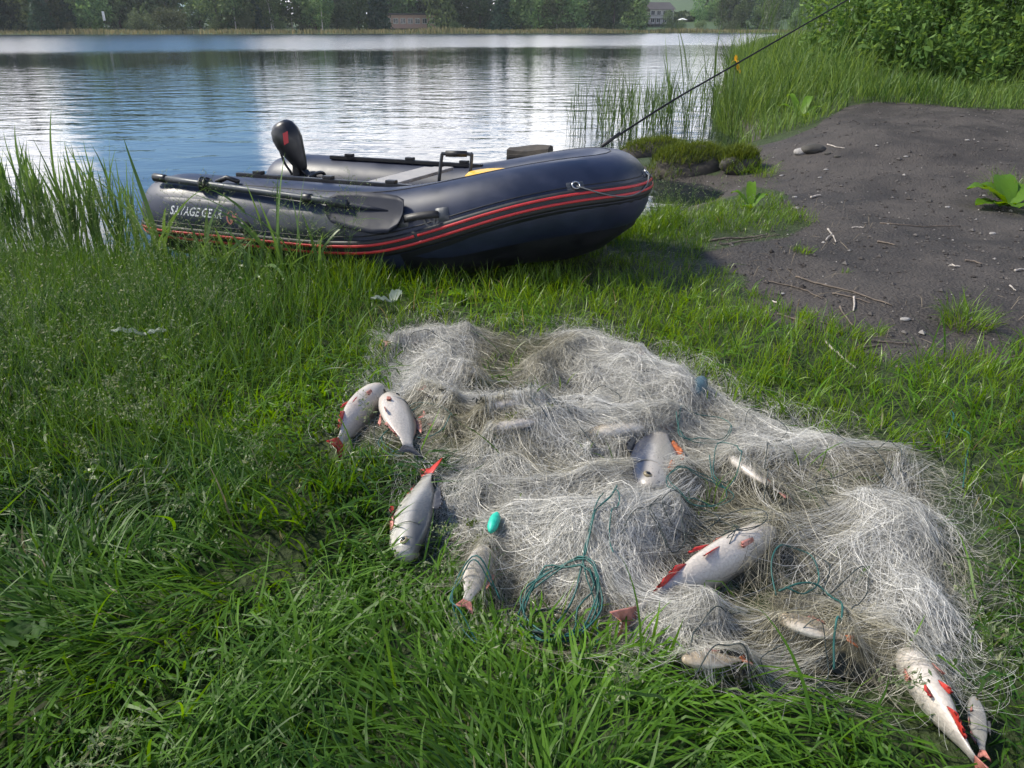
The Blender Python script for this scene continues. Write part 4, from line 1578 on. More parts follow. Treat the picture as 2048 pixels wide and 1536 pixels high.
# broad arching leaves in front of the stern
ARCH = []
for spec in ((415, 545, .60, .05, .25, .020), (432, 560, .50, .1, .2, .018), (470, 556, .48, .15, 2.3, .018), (560, 560, .60, .45, 1.0, .017), (520, 560, .55, .55, 1.2, .016), (575, 566, .42, .3, .4, .016), (330, 540, .60, .05, .25, .017), (318, 545, .5, .12, .4, .015),
             (385, 550, .52, .4, 1.6, .015), (450, 556, .45, .25, 2.0, .016), (640, 565, .36, .5, 1.5, .015), (500, 566, .36, .6, 1.9, .015), (600, 560, .5, .35, .8, .013), (360, 556, .40, .3, 1.9, .014), (548, 540, .45, .2, .5, .013)):
    px, py, L_, ln, cu_, wd = spec
    p = at(px, py)
    nb = 6
    L_, wd, cu_ = L_ * (.62 if 350 < px < 530 else 1.12), wd * 1.3, cu_ * 1.25 + .35
    P_ = np.stack([rr_d.normal(size=nb) * .012, rr_d.normal(size=nb) * .012, np.zeros(nb)], -1)
    hd0 = rr_d.choice([0.0, math.pi]) + rr_d.normal() * .5
    V_, F_, t_ = blades(P_, hd0 + np.array([0, 2.6, -.8, .6, 3.4, 1.6]), np.array([ln, ln + .25, ln + .1, .08, .2, .15]), np.array([cu_, cu_ * .6 + .5, cu_ + .5, .25, 1.1, .5]), np.array([L_, L_ * .75, L_ * .6, L_ * .85, L_ * .9, L_ * .7]), np.array([wd, wd * .8, wd * .7, wd * .9, wd * .8, wd * .7]), np.clip(rr_d.normal(.9, .15, nb), 0, 1.2), k=10, rng=rr_d, taper=.4)
    o = add('arching_leaf_plant', fast_mesh('arching_leaf_plant', V_, [F_], {'tint': t_}), M['reed'], loc=(p[0], p[1], p[2]))
    tag(o, 'young reed with broad arching leaves in front of the dinghy side', 'reed', 'arching reeds in front of the dinghy')

# reed bed on the right: plants standing in shallow water
THIN = [reed_mesh(.85, rr_d, 3, .010, .25) for _ in range(4)]
TALL = [reed_mesh(1.35, rr_d, 7, .014, 1.2) for _ in range(5)]
GREEN = [reed_mesh(.85, rr_d, 6, .011, .35) for _ in range(5)]
for ml in (THIN, TALL, GREEN):
    for me in ml:
        me.materials.append(M['reed_far'])


def wpt(px, py):
    return at_z(px, py, 0.0)


for i in range(16):
    p = wpt(rr_d.uniform(1128, 1205), rr_d.uniform(238, 268))
    place(THIN[int(rr_d.integers(4))], 'reed_plant', p[0], p[1], -.25, rr_d.uniform(0, 6.28), rr_d.uniform(.75, 1.05), (rr_d.normal() * .05, rr_d.normal() * .05), 'thin dark rush in the sparse row standing in open water', 'reed', 'sparse rushes in open water')
for i in range(62):
    p = wpt(rr_d.uniform(1205, 1345), rr_d.uniform(236, 280))
    place(GREEN[int(rr_d.integers(5))], 'reed_plant', p[0], p[1], -.2, rr_d.uniform(0, 6.28), rr_d.uniform(.7, 1.08), (rr_d.normal() * .05, rr_d.normal() * .05), 'bright green reed in the dense clump behind the dinghy bow', 'reed', 'dense reed clump behind the bow')
for i in range(56):
    p = wpt(rr_d.uniform(1345, 1500), rr_d.uniform(205, 280))
    place(TALL[int(rr_d.integers(5))] if rr_d.random() < .62 else GREEN[int(rr_d.integers(5))], 'reed_plant', p[0], p[1], -.2, rr_d.uniform(0, 6.28), rr_d.uniform(.6, 1.0), (rr_d.normal() * .07, rr_d.normal() * .07), 'tall dark leaved reed against the water beside the grassy bank', 'reed', 'tall reeds beside the bank')
for i in range(34):
    p = wpt(rr_d.uniform(1480, 1720), rr_d.uniform(150, 185))
    place(TALL[int(rr_d.integers(5))], 'reed_plant', p[0], p[1], gz(p[0], p[1]) - .02, rr_d.uniform(0, 6.28), rr_d.uniform(.65, 1.0), (rr_d.normal() * .07, rr_d.normal() * .07), 'tall reed rising above the bank grass at the lake side', 'reed', 'reeds behind the bank grass')

# yellow iris
for px, py, h in ((1466, 138, .95), (1460, 120, 1.05)):
    p = wpt(px - 4, 262)
    dd = p[1] * CT + ST
    ztop = CAM_H + dd * (-ST + (768 - py) / FPX * CT)
    ir = empty('yellow_iris', (p[0], p[1], -.1), rr_d.uniform(0, 6), ('yellow iris flower among the reeds beside the grassy bank' if py == 138 else 'smaller yellow iris just above the other iris bloom'), 'flower')
    mb = MB()
    mb.tube([(0, 0, 0), (.01, 0, ztop * .5), (0, 0, ztop + .1)], .006, 6)
    add('stem', mb.mesh('stem'), M['reed_far'], ir)
    for q in range(6):
        a = q * 1.047
        L_ = .06 if q % 2 == 0 else .04
        mb = MB()
        rows = []
        for u in np.linspace(0, 1, 6):
            w_ = .021 * math.sin(math.pi * min(u * .85 + .12, 1)) + .002
            r_ = L_ * u
            zz = ztop + .1 + (.045 * u - .085 * u * u if q % 2 == 0 else .07 * u)
            r_ = r_ if q % 2 == 0 else r_ * .4
            rows.append([(math.cos(a) * r_ - math.sin(a) * v_, math.sin(a) * r_ + math.cos(a) * v_, zz) for v_ in (-w_, 0, w_)])
        mb.loft(rows, closed=False)
        mb.build('petal', M['petal'], ir)


# broad-leaved weeds
def dock(px, py, leaves, name, label, m_='broad_leaf', cat='plant', dz=0.0):
    p = at(px, py)
    t = empty(name, (p[0], p[1], p[2] + dz), 0, label, cat)
    for hd_, ln, up, wd, tn in leaves:
        rows, n_ = [], 9
        for u in np.linspace(0, 1, n_):
            r_ = ln * (u - .12 * up * u * u)
            zz = ln * (up * u - .55 * up * u * u * u) + .01
            w_ = wd * (math.sin(math.pi * u ** .8) ** .8 if u > .12 else .06) + .002
            rows.append([(math.cos(hd_) * r_ - math.sin(hd_) * v_ * w_, math.sin(hd_) * r_ + math.cos(hd_) * v_ * w_, zz + .22 * w_ * abs(v_) + .006 * math.sin(u * 17 + v_ * 4)) for v_ in (-1, -.5, 0, .5, 1)])
        mb_ = MB()
        mb_.loft(rows, closed=False)
        me = mb_.mesh('leaf')
        a_ = me.attributes.new('tint', 'FLOAT', 'POINT')
        a_.data.foreach_set('value', np.full(len(me.vertices), tn, np.float32))
        add('leaf', me, M[m_], t)
    return t


dock(2015, 415, [(3.0, .30, .75, .095, .75), (2.4, .24, .9, .08, .6), (3.5, .30, .22, .085, .5), (.4, .26, .8, .08, .7), (1.4, .3, 1.0, .07, .5), (4.4, .24, .3, .08, .8), (3.9, .2, .3, .07, .3)], 'dock_plant', 'broad leaved green plant on the bare path at the right edge')
dock(1500, 420, [(2.6, .16, 1.2, .03, .8), (1.4, .18, 1.6, .03, .9), (.5, .16, 1.0, .03, .7), (4.0, .12, .6, .03, .6)], 'dock_plant', 'small broad leaved plant in the grass tongue right of the dinghy bow')
dock(1600, 238, [(2.6, .28, .9, .05, .9), (1.9, .34, 1.3, .04, 1.0), (.9, .34, 1.2, .045, .9), (.2, .28, .8, .05, .8), (4.0, .2, .5, .05, .8), (5.2, .24, .5, .05, .9)], 'dock_plant', 'light green large leaved plant at the foot of the tall bank grass')
dock(383, 745, [(3.4, .10, 1.1, .02, .95), (4.6, .09, .5, .025, .6), (.2, .1, .6, .02, .7)], 'dock_plant', 'upright yellow green leaf in the grass left of the net')
dock(300, 728, [(3.3, .11, .35, .016, .3), (.1, .08, .3, .012, .6)], 'silver_leaf', 'pale silvery leaf lying on the grass left of the upright yellow leaf', 'silver_leaf', 'leaf', .10)
dock(785, 622, [(1.2, .08, .7, .024, .5), (3.2, .09, .4, .018, .8)], 'silver_leaf', 'silvery upturned leaf behind the top left corner of the net', 'silver_leaf', 'leaf', .03)
dock(930, 600, [(3.9, .10, .7, .028, .9), (2.6, .08, .5, .024, .8), (.4, .08, .5, .022, .6)], 'dock_plant', 'bright broad leaf in the grass between the net and the dinghy')
dock(60, 1310, [(2.2, .055, .5, .022, .1), (.4, .055, .4, .022, .15), (4.0, .05, .4, .022, .1)], 'clover_plant', 'round leaved green plant in the dark grass by the left edge', 'nettle', 'plant', .03)
dock(255, 960, [(3.6, .10, .8, .014, .7), (.6, .10, .7, .014, .2), (3.9, .10, .6, .02, .4)], 'dock_plant', 'curled yellow green leaf plant in the long grass at left')

# ------------------------------------------------------------------ fish
FISH = []


def fish_mat(name, back, side, belly, spk=.35):
    m = bpy.data.materials.new(name)
    m.use_nodes = True
    t = m.node_tree
    p = t.nodes['Principled BSDF']
    tcn = N(t, 'ShaderNodeTexCoord')
    sp = N(t, 'ShaderNodeSeparateXYZ')
    t.links.new(tcn.outputs['Object'], sp.inputs[0])
    nz = N(t, 'ShaderNodeTexNoise', i_Scale=22.0, i_Detail=5.0)
    t.links.new(tcn.outputs['Object'], nz.inputs['Vector'])
    zz = mth(t, 'ADD', sp.outputs[2], mth(t, 'MULTIPLY', mth(t, 'SUBTRACT', nz.outputs[0], .5), .014))
    c = mixc(t, maprange(t, zz, -.026, -.008), belly, side)
    c = mixc(t, maprange(t, zz, .008, .030), c, back)
    mp = N(t, 'ShaderNodeMapping')
    mp.inputs['Scale'].default_value = (150, 150, 190)
    t.links.new(tcn.outputs['Object'], mp.inputs['Vector'])
    vo = N(t, 'ShaderNodeTexVoronoi', i_Scale=1.0)
    t.links.new(mp.outputs[0], vo.inputs['Vector'])
    body = maprange(t, sp.outputs[0], .085, .065)          # no scales on the head
    edge = mth(t, 'MULTIPLY', maprange(t, vo.outputs['Distance'], .35, .8), body)
    c = mixc(t, mth(t, 'MULTIPLY', edge, .2), c, (.16, .15, .13))
    sp2 = N(t, 'ShaderNodeTexNoise', i_Scale=180.0, i_Detail=2.0)
    t.links.new(tcn.outputs['Object'], sp2.inputs['Vector'])
    c = mixc(t, maprange(t, sp2.outputs[0], .60 if spk > .5 else .66, .72, 0, spk), c, (.10, .09, .075))
    t.links.new(c, p.inputs['Base Color'])
    p.inputs['Coat Weight'].default_value = .25
    p.inputs['Coat Roughness'].default_value = .15
    p.inputs['Roughness'].default_value = .34
    p.inputs['Specular IOR Level'].default_value = .5
    p.inputs['Subsurface Weight'].default_value = 0.05
    p.inputs['Subsurface Radius'].default_value = (.01, .006, .004)
    b = N(t, 'ShaderNodeBump', i_Strength=.45, i_Distance=.0012)
    t.links.new(mth(t, 'MULTIPLY', vo.outputs['Distance'], body), b.inputs['Height'])
    t.links.new(b.outputs[0], p.inputs['Normal'])
    return m


FM = {'speckled': fish_mat('fish_speckled', (.018, .024, .045), (.40, .365, .32), (.47, .43, .38), .9), 'pale': fish_mat('fish_pale', (.22, .20, .17), (.42, .385, .34), (.53, .475, .415)),
      'silver': fish_mat('fish_silver', (.07, .075, .08), (.38, .36, .33), (.58, .55, .50)),
      'tan': fish_mat('fish_tan', (.20, .16, .10), (.40, .32, .22), (.62, .56, .47)),
      'dark': fish_mat('fish_dark', (.035, .04, .045), (.22, .21, .19), (.50, .48, .44))}


def fish(label, head, tail, roll, style='pale', dz=0.0, fins=('fin_red',), h=.27, fat=.60, curve=0.0, bare=(0.0, 1.0), tailfin=None, group=None, buried=False):
    """fish lying with its snout at pixel head and tail root at pixel tail; roll about its axis: 0 upright, 90 on its side, 180 belly up"""
    if np.ndim(head) == 0 or len(head) == 2:
        a, b = at(*head, .035 + dz), at(*tail, .03 + dz)
    else:
        a, b = at(head[0], head[1], head[2]), at(tail[0], tail[1], tail[2])
    a, b = Vector(a), Vector(b)
    L = (a - b).length * 1.03
    H = L * h
    Wd = H * fat
    X = (a - b).normalized()
    up0 = Vector((0, 0, 1))
    Y = up0.cross(X).normalized()
    Z = X.cross(Y)
    Mx = Matrix((X, Y, Z)).transposed().to_4x4()
    c_ = (a + b) / 2
    t = bpy.data.objects.new('fish', None)
    COL.objects.link(t)
    t.empty_display_size = .05
    t.matrix_world = Matrix.Translation(c_) @ Mx @ Matrix.Rotation(rad(roll), 4, 'X')
    tag(t, label, 'fish', group or 'fish caught in the net')
    # body loft: x from -L/2 (tail root) to L/2 (snout)
    st = [(-.50, .155, .10), (-.44, .16, .14), (-.36, .22, .24), (-.24, .36, .46), (-.10, .475, .74), (.04, .50, .92), (.16, .49, 1.0), (.27, .44, .98), (.35, .375, .92), (.42, .285, .80), (.465, .20, .62), (.49, .125, .42), (.5, .03, .1)]
    rr = []
    for u, hh_, ww in st:
        bend = curve * L * (u * u * 4 - .3) * .12
        ring = []
        for q in np.linspace(0, 2 * np.pi, 19)[:-1]:
            zz = math.cos(q)
            belly = 1.08 if zz < 0 else .92
            ring.append((u * L, bend + math.sin(q) * ww * Wd * .5 * (1 - .18 * max(0, zz) ** 2), zz * hh_ * H * belly - (.02 * H if u > .3 else 0)))
        rr.append(ring)
    mb = MB()
    mb.loft(rr, cap=True)
    body = mb.build('body', FM[style], t)
    hs_ = H / .075

    def prof(u):
        us = [s[0] for s in st]
        return float(np.interp(u, us, [s[1] for s in st])) * H, float(np.interp(u, us, [s[2] for s in st])) * Wd * .5

    def bend(u):
        return curve * L * (u * u * 4 - .3) * .12
    # gill cover ridge and eyes, mouth
    mb = MB()
    for sg in (-1, 1):
        pts = []
        for q in np.linspace(-1.1, 1.0, 9):
            u = .275 - .035 * math.cos(q * 1.3)
            hh_, ww = prof(u)
            pts.append((u * L, bend(u) + sg * ww * math.cos(q) * 1.005, hh_ * math.sin(q) * .86))
        mb.tube(pts, .0016 * hs_, 5)
    mb.build('gill_cover', FM['silver'], t)
    for sg in (-1, 1):
        u = .405
        hh_, ww = prof(u)
        e = np.array((u * L, bend(u) + sg * ww * .93, hh_ * .22))
        mb = MB()
        mb.tube([e - (0, sg * .004, 0), e + (0, sg * .0012, 0), e + (0, sg * .002, 0)], [.0068 * hs_, .0066 * hs_, .005 * hs_], 12)
        ey = mb.build('eye', M['eye_ring'], t)
        mb = MB()
        mb.tube([e, e + (0, sg * .0025, 0), e + (0, sg * .0034, 0)], [.0042 * hs_, .004 * hs_, .002 * hs_], 10)
        mb.build('pupil', M['eye'], ey)
    mb = MB()
    mb.tube([(.478 * L, bend(.48) - .04 * H, -.075 * H), (.502 * L, bend(.5), -.05 * H), (.478 * L, bend(.48) + .04 * H, -.075 * H)], .0012 * hs_, 5)
    mb.build('mouth', M['fin_dark'], t)

    def fan(name, root0, root1, tips, m_, n=9, thick=.0011):
        """fin between a root line and a fan of tips, rippled along its rays"""
        r0, r1 = np.array(root0, float), np.array(root1, float)
        tip = spline(np.array(tips, float), n * 2)
        tip = tip[np.linspace(0, len(tip) - 1, n).astype(int)]
        rt_ = np.array([r0 + (r1 - r0) * k / (n - 1) for k in range(n)])
        rows = []
        for u in (0, .35, .7, 1.0):
            rip = np.stack([np.zeros(n), np.array([(.0016 if k % 2 else -.0016) * u for k in range(n)]), np.zeros(n)], -1)
            rows.append(rt_ * (1 - u) + tip * u + rip)
        top = [np.concatenate([r_ + (0, thick, 0), (r_ - (0, thick, 0))[::-1]]) for r_ in rows]
        mb_ = MB()
        mb_.loft(top, cap=True)
        return mb_.build(name, M[m_], t)

    fr = fins[0]
    bt = bend(-.5)
    k = H
    fan('tail_fin', (-.49 * L, bt, .14 * k), (-.49 * L, bt, -.14 * k), [(-.65 * L, bt - .02 * k, .36 * k), (-.585 * L, bt, .18 * k), (-.555 * L, bt, 0), (-.585 * L, bt, -.18 * k), (-.655 * L, bt + .03 * k, -.37 * k)], tailfin or fr, 11)
    fan('dorsal_fin', (-.14 * L, bend(-.1), .43 * k), (.06 * L, bend(0), .46 * k), [(-.22 * L, .04 * k, .50 * k), (-.12 * L, .07 * k, .56 * k), (.0 * L, .08 * k, .62 * k), (.05 * L, .07 * k, .58 * k)], 'fin_dark' if style in ('silver', 'dark', 'speckled') else 'fin_pink')
    if buried:
        FISH.append((np.array(a), np.array(b), L, H, bare))
        return t
    fan('anal_fin', (-.32 * L, bend(-.3), -.27 * k), (-.17 * L, bend(-.2), -.46 * k), [(-.40 * L, .02 * k, -.28 * k), (-.33 * L, .05 * k, -.44 * k), (-.24 * L, .05 * k, -.56 * k)], fr)
    for sg in (-1, 1):
        fan('pelvic_fin', (.01 * L, sg * .14 * k, -.47 * k), (.05 * L, sg * .15 * k, -.48 * k), [(-.09 * L, sg * .20 * k, -.50 * k), (-.09 * L, sg * .24 * k, -.53 * k), (-.03 * L, sg * .25 * k, -.54 * k)], fr, 7)
        hh_, ww = prof(.24)
        fan('pectoral_fin', (.235 * L, sg * ww * .9, -.25 * k), (.245 * L, sg * ww * .8, -.33 * k), [(.14 * L, sg * (ww * 1.0 + .02 * k), -.27 * k), (.13 * L, sg * (ww * .95 + .03 * k), -.34 * k), (.15 * L, sg * ww * .9, -.40 * k)], 'fin_pink' if fr == 'fin_red' else fr, 7)
    FISH.append((np.array(a), np.array(b), L, H, bare))
    return t


# bare fish
fish('white fish belly up at the left edge of the net, tail towards the grass', (758, 778), (678, 884), 150, 'pale', .0, ('fin_red',), .27, .62, .3)
fish('white fish lying under green cord loops beside the leftmost fish', (782, 792), (818, 888), 115, 'pale', .01, ('fin_pink',), .31, .58, -.2, tailfin='fin_dark')
fish('silver fish with a red forked tail raised at the lower left of the net', (808, 1112), (852, 948), -62, 'silver', .003, ('fin_red',), .34, .62, .25, tailfin='fin_red')
fish('speckled fish with a dark blue back lying snout down in the middle of the net', (1290, 984), (1322, 862), 72, 'speckled', .018, ('fin_orange',), .34, .62, .1, tailfin='fin_orange')
fish('long white bellied fish with bright red fins lying aslant in front', (1545, 1062), (1285, 1224), 158, 'pale', .004, ('fin_red',), .20, .80, -.15, bare=(.32, 1.0), tailfin='fin_pink')
fish('white fish poking out of the net at the bottom right corner with dark red fins', (1808, 1305), (1945, 1518), 165, 'pale', .006, ('fin_red',), .32, .80, .1, bare=(.5, 1.0), tailfin='fin_pink')
fish('grey pink fish half hidden at the lower right edge of the net', (1950, 1395), (1965, 1500), 80, 'dark', .0, ('fin_pink',), .25, .55, 0)
# fish showing through the strands
NBARE = len(FISH)
fish('pale fish showing through the net near its upper left corner', (950, 745), (865, 725), 100, 'pale', .03, ('fin_pink',), .34, .6, buried=True)
fish('small fish with a dark eye and pink fin behind the strands left of the middle', (905, 800), (850, 778), 95, 'silver', .03, ('fin_red',), .42, .6, buried=True)
fish('pale fish with a red fin just below the fish with the dark eye', (900, 850), (850, 832), 120, 'pale', .0, ('fin_red',), .38, .6, buried=True)
fish('plump pale fish crossed by dark cord arcs in the upper middle', (970, 815), (1070, 800), 105, 'pale', .05, ('fin_pink',), .38, .65, buried=True)
fish('pale fish under the weed scraps in the middle of the net', (985, 860), (1130, 838), 130, 'pale', .035, ('fin_pink',), .26, .65, buried=True)
fish('pale fish wrapped in strands right of the weed scraps', (1180, 872), (1330, 842), 110, 'tan', .015, ('fin_orange',), .28, .65, buried=True)
fish('white fish standing out as a hump at the lower left of the net', (975, 1095), (935, 1200), 110, 'pale', .03, ('fin_pink',), .34, .66, buried=True)
fish('white fish at the upper left corner of the net with its tail sticking out', (880, 668), (782, 684), 110, 'pale', .015, ('fin_pink',), .25, .6, buried=True)
fish('yellowish fish wrapped deep in the net at the lower right', (1560, 1235), (1690, 1275), 95, 'tan', .05, ('fin_orange',), .40, .62, buried=True)
fish('brown fish flank showing at the bottom edge of the net', (1365, 1318), (1480, 1318), 92, 'tan', .02, ('fin_orange',), .34, .6, buried=True)
fish('dark fish in the shadowed fold above the speckled fish', (1180, 900), (1255, 905), 60, 'dark', .0, ('fin_dark',), .36, .6, buried=True)
fish('pinkish fish under the strands right of the speckled fish', (1460, 915), (1560, 985), 115, 'pale', .03, ('fin_pink',), .26, .65, buried=True)
fish('pale fish under the strands near the upper right of the net', (1360, 745), (1270, 760), 105, 'pale', .02, ('fin_pink',), .32, .6, buried=True)
fish('grey fish under the fine strands along the top edge right of the hollow', (1190, 690), (1275, 705), 95, 'silver', .02, ('fin_pink',), .30, .6, buried=True)

# ------------------------------------------------------------------ the heap of gill net
rn = np.random.default_rng(77)
NETP = np.array(NET)


def seg_d(x, y, a, b):
    ex, ey = b[0] - a[0], b[1] - a[1]
    t = np.clip(((x - a[0]) * ex + (y - a[1]) * ey) / (ex * ex + ey * ey + 1e-9), 0, 1)
    return np.hypot(x - a[0] - t * ex, y - a[1] - t * ey)


RIDGE = [((1490, 1110), (1800, 900), .075, .045), ((890, 690), (1000, 655), .08, .045), ((1070, 770), (1130, 690), .09, .075), ((1230, 755), (1375, 790), .10, .055), ((1040, 872), (1340, 848), .065, .045),
         ((1000, 985), (1250, 955), .08, .045), ((1030, 1040), (1190, 1070), .11, .06), ((1160, 1130), (1240, 1230), .09, .05), ((1540, 930), (1850, 900), .12, .05), ((1700, 1020), (1850, 1100), .15, .06),
         ((1590, 1250), (1700, 1280), .11, .07), ((1850, 1200), (1870, 1260), .10, .055), ((1400, 1230), (1340, 1290), .06, .04), ((1390, 960), (1480, 1010), .09, .05), ((930, 1120), (960, 1200), .06, .04),
         ((1250, 1100), (1330, 1040), .1, .04), ((770, 690), (850, 650), .06, .03), ((1430, 1330), (1700, 1370), .07, .035)]
PIT = [((1245, 905), .08, .08), ((1085, 1222), .075, .09), ((862, 1065), .055, .07), ((1110, 745), .05, .06), ((1040, 720), .05, .05), ((880, 880), .06, .05), ((1520, 1010), .05, .04), ((1750, 980), .05, .03), ((1400, 1130), .05, .03), ((1575, 1135), .05, .05), ((1425, 835), .07, .05), ((945, 870), .05, .05), ((1060, 830), .03, .03), ((1140, 780), .05, .05), ((1330, 1160), .04, .03), ((1480, 1180), .06, .05),
       ((1380, 905), .06, .05), ((980, 1010), .05, .04), ((1680, 1190), .06, .03)]
RG = [(at(*a, .03), at(*b, .03), r_, h_) for a, b, r_, h_ in RIDGE]
PT = [(at(*a, .03), r_, h_) for a, r_, h_ in PIT]


def net_sd(x, y):
    shp = np.shape(x)
    s = poly_sd(x, y, NETP).reshape(shp)
    return s + .05 * (vnoise(x, y, 9, 3) - .5) + .03 * (vnoise(x, y, 24, 4) - .5)


def net_h(x, y, sdn, buried=True):
    x, y = np.asarray(x, float), np.asarray(y, float)
    m = sstep(-.01, .20, sdn)
    h = .022 + .042 * (vnoise(x, y, 6, 1) - .3) + .032 * (vnoise(x, y, 15, 2) - .5)
    for a, b, r_, hh_ in RG:
        d = seg_d(x, y, a, b)
        h = h + .62 * hh_ * np.exp(-(d / r_) ** 2 * 1.4)
    for a, r_, hh_ in PT:
        h = h - hh_ * np.exp(-((x - a[0]) ** 2 + (y - a[1]) ** 2) / (r_ * r_))
    h = np.maximum(h, .0) * (.45 + .65 * sstep(.25, .55, vnoise(x, y, 5.5, 2)))
    h = h * m
    z = ground(x, y) + h
    if buried:
        cover = [(a, b, H) for a, b, L, H, _ in FISH[NBARE:]] + [(a, a + (b - a) * br_[0], H) for a, b, L, H, br_ in FISH[:NBARE] if br_[0] > 0] + [(a + (b - a) * br_[1], b, H * .6) for a, b, L, H, br_ in FISH[:NBARE] if br_[1] < 1]
        for a, b, H in cover:
            d = seg_d(x, y, a, b)
            zc_ = (a[2] + b[2]) / 2
            g_ = np.exp(-(d / (H * .72)) ** 2)
            z = z * (1 - g_) + np.maximum(z, zc_ + H * .37) * g_
    return z


net = empty('fishing_net', tuple(at(1300, 1000)), 0, 'heaped tangle of fine white gill net full of fish on the grass', 'fishing net')
NO = np.array(net.location)
# bulk of the packed net under the loose strands
bx = np.arange(NETP[:, 0].min() - .05, NETP[:, 0].max() + .05, .0125)
by = np.arange(NETP[:, 1].min() - .05, NETP[:, 1].max() + .05, .0125)
BX, BY = np.meshgrid(bx, by)
SDN = net_sd(BX, BY)
BZ = net_h(BX, BY, SDN, False) - .012 + .010 * (vnoise(BX, BY, 60, 1) - .5) + .012 * (vnoise(BX, BY, 32, 2) - .5)
ii = np.arange(BX.size).reshape(BX.shape)
q_ = np.stack([ii[:-1, :-1], ii[:-1, 1:], ii[1:, 1:], ii[1:, :-1]], -1).reshape(-1, 4)
thin = vnoise(BX, BY, 7, 4)
okv = ((SDN > .03 + .10 * thin) & (vnoise(BX, BY, 16, 1) > .14)).ravel()
q_ = q_[okv[q_].all(1)]
u_, inv = np.unique(q_, return_inverse=True)
Vb = np.stack([BX.ravel(), BY.ravel(), BZ.ravel()], -1)[u_] - NO


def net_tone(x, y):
    """where the net is stained, or painted dark as shade in the hollows: 0 clean white, 1 olive brown"""
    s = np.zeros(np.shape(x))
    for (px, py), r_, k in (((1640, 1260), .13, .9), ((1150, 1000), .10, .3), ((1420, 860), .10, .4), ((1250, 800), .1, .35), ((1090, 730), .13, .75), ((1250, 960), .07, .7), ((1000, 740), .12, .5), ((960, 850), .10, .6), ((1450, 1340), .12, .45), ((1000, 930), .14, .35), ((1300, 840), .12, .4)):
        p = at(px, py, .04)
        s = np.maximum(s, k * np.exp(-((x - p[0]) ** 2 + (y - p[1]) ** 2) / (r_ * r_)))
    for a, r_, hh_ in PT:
        s = np.maximum(s, .75 * np.exp(-((x - a[0]) ** 2 + (y - a[1]) ** 2) / (r_ * r_ * 1.2)))  # shade of the hollows, painted into the net colour
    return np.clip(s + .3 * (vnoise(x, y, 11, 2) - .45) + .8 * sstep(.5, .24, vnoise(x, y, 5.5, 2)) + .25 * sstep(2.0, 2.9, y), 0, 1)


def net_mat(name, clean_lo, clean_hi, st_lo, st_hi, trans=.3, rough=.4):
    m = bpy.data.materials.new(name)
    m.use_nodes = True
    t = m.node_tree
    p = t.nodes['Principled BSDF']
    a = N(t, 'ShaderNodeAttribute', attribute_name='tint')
    s = N(t, 'ShaderNodeAttribute', attribute_name='stain_shade')
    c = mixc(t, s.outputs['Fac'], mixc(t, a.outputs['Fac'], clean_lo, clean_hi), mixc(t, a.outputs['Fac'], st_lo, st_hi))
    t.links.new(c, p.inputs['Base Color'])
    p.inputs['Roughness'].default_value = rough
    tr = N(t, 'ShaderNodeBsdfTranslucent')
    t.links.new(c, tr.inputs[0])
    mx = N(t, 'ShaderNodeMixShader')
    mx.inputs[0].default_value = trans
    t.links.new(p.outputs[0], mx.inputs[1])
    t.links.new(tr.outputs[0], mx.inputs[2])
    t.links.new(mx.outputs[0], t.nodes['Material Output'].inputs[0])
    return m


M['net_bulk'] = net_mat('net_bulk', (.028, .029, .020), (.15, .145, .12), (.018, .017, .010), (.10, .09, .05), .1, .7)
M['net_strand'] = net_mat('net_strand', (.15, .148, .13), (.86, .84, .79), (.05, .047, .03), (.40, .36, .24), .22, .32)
bt_ = vnoise(Vb[:, 0] + NO[0], Vb[:, 1] + NO[1], 45, 0) * .6 + vnoise(Vb[:, 0], Vb[:, 1], 14, 3) * .4
add('packed_mesh', fast_mesh('packed_mesh', Vb, [inv.reshape(-1, 4)], {'tint': bt_, 'stain_shade': net_tone(Vb[:, 0] + NO[0], Vb[:, 1] + NO[1])}), M['net_bulk'], net)

# loose strands: long curls wandering over the heap, and fans of mesh gathered into folds
K = 16
x0, x1, y0, y1 = NETP[:, 0].min() - .06, NETP[:, 0].max() + .06, NETP[:, 1].min() - .06, NETP[:, 1].max() + .06


def net_w(X, Y):
    S = net_sd(X, Y)
    w = sstep(-.02, .09, S) * (.10 + .90 * sstep(.27, .50, vnoise(X, Y, 5.5, 2)))
    for a, r_, hh_ in PT:
        w = w * (1 - .9 * np.exp(-((X - a[0]) ** 2 + (Y - a[1]) ** 2) / (r_ * r_)))
    for a, b, L, H, br_ in FISH[:NBARE]:
        w = w * np.where(seg_d(X, Y, a + (b - a) * br_[0], a + (b - a) * br_[1]) < H * .40, .55, 1)
    for a, b, L, H, br_ in FISH[NBARE:]:
        w = w * np.where(seg_d(X, Y, a, b) < H * .4, .55, 1)
    return w


def walk(X, Y, ang, Ls, cur, wob, persist=.93):
    n = len(X)
    PX, PY = np.empty((n, K + 1)), np.empty((n, K + 1))
    PX[:, 0], PY[:, 0] = X, Y
    a_, cv = ang.copy(), cur.copy()
    for k in range(K):
        cv = cv * persist + cur * (1 - persist) + rn.normal(size=n) * wob
        a_ = a_ + cv
        PX[:, k + 1] = PX[:, k] + np.cos(a_) * Ls / K
        PY[:, k + 1] = PY[:, k] + np.sin(a_) * Ls / K
    return PX, PY


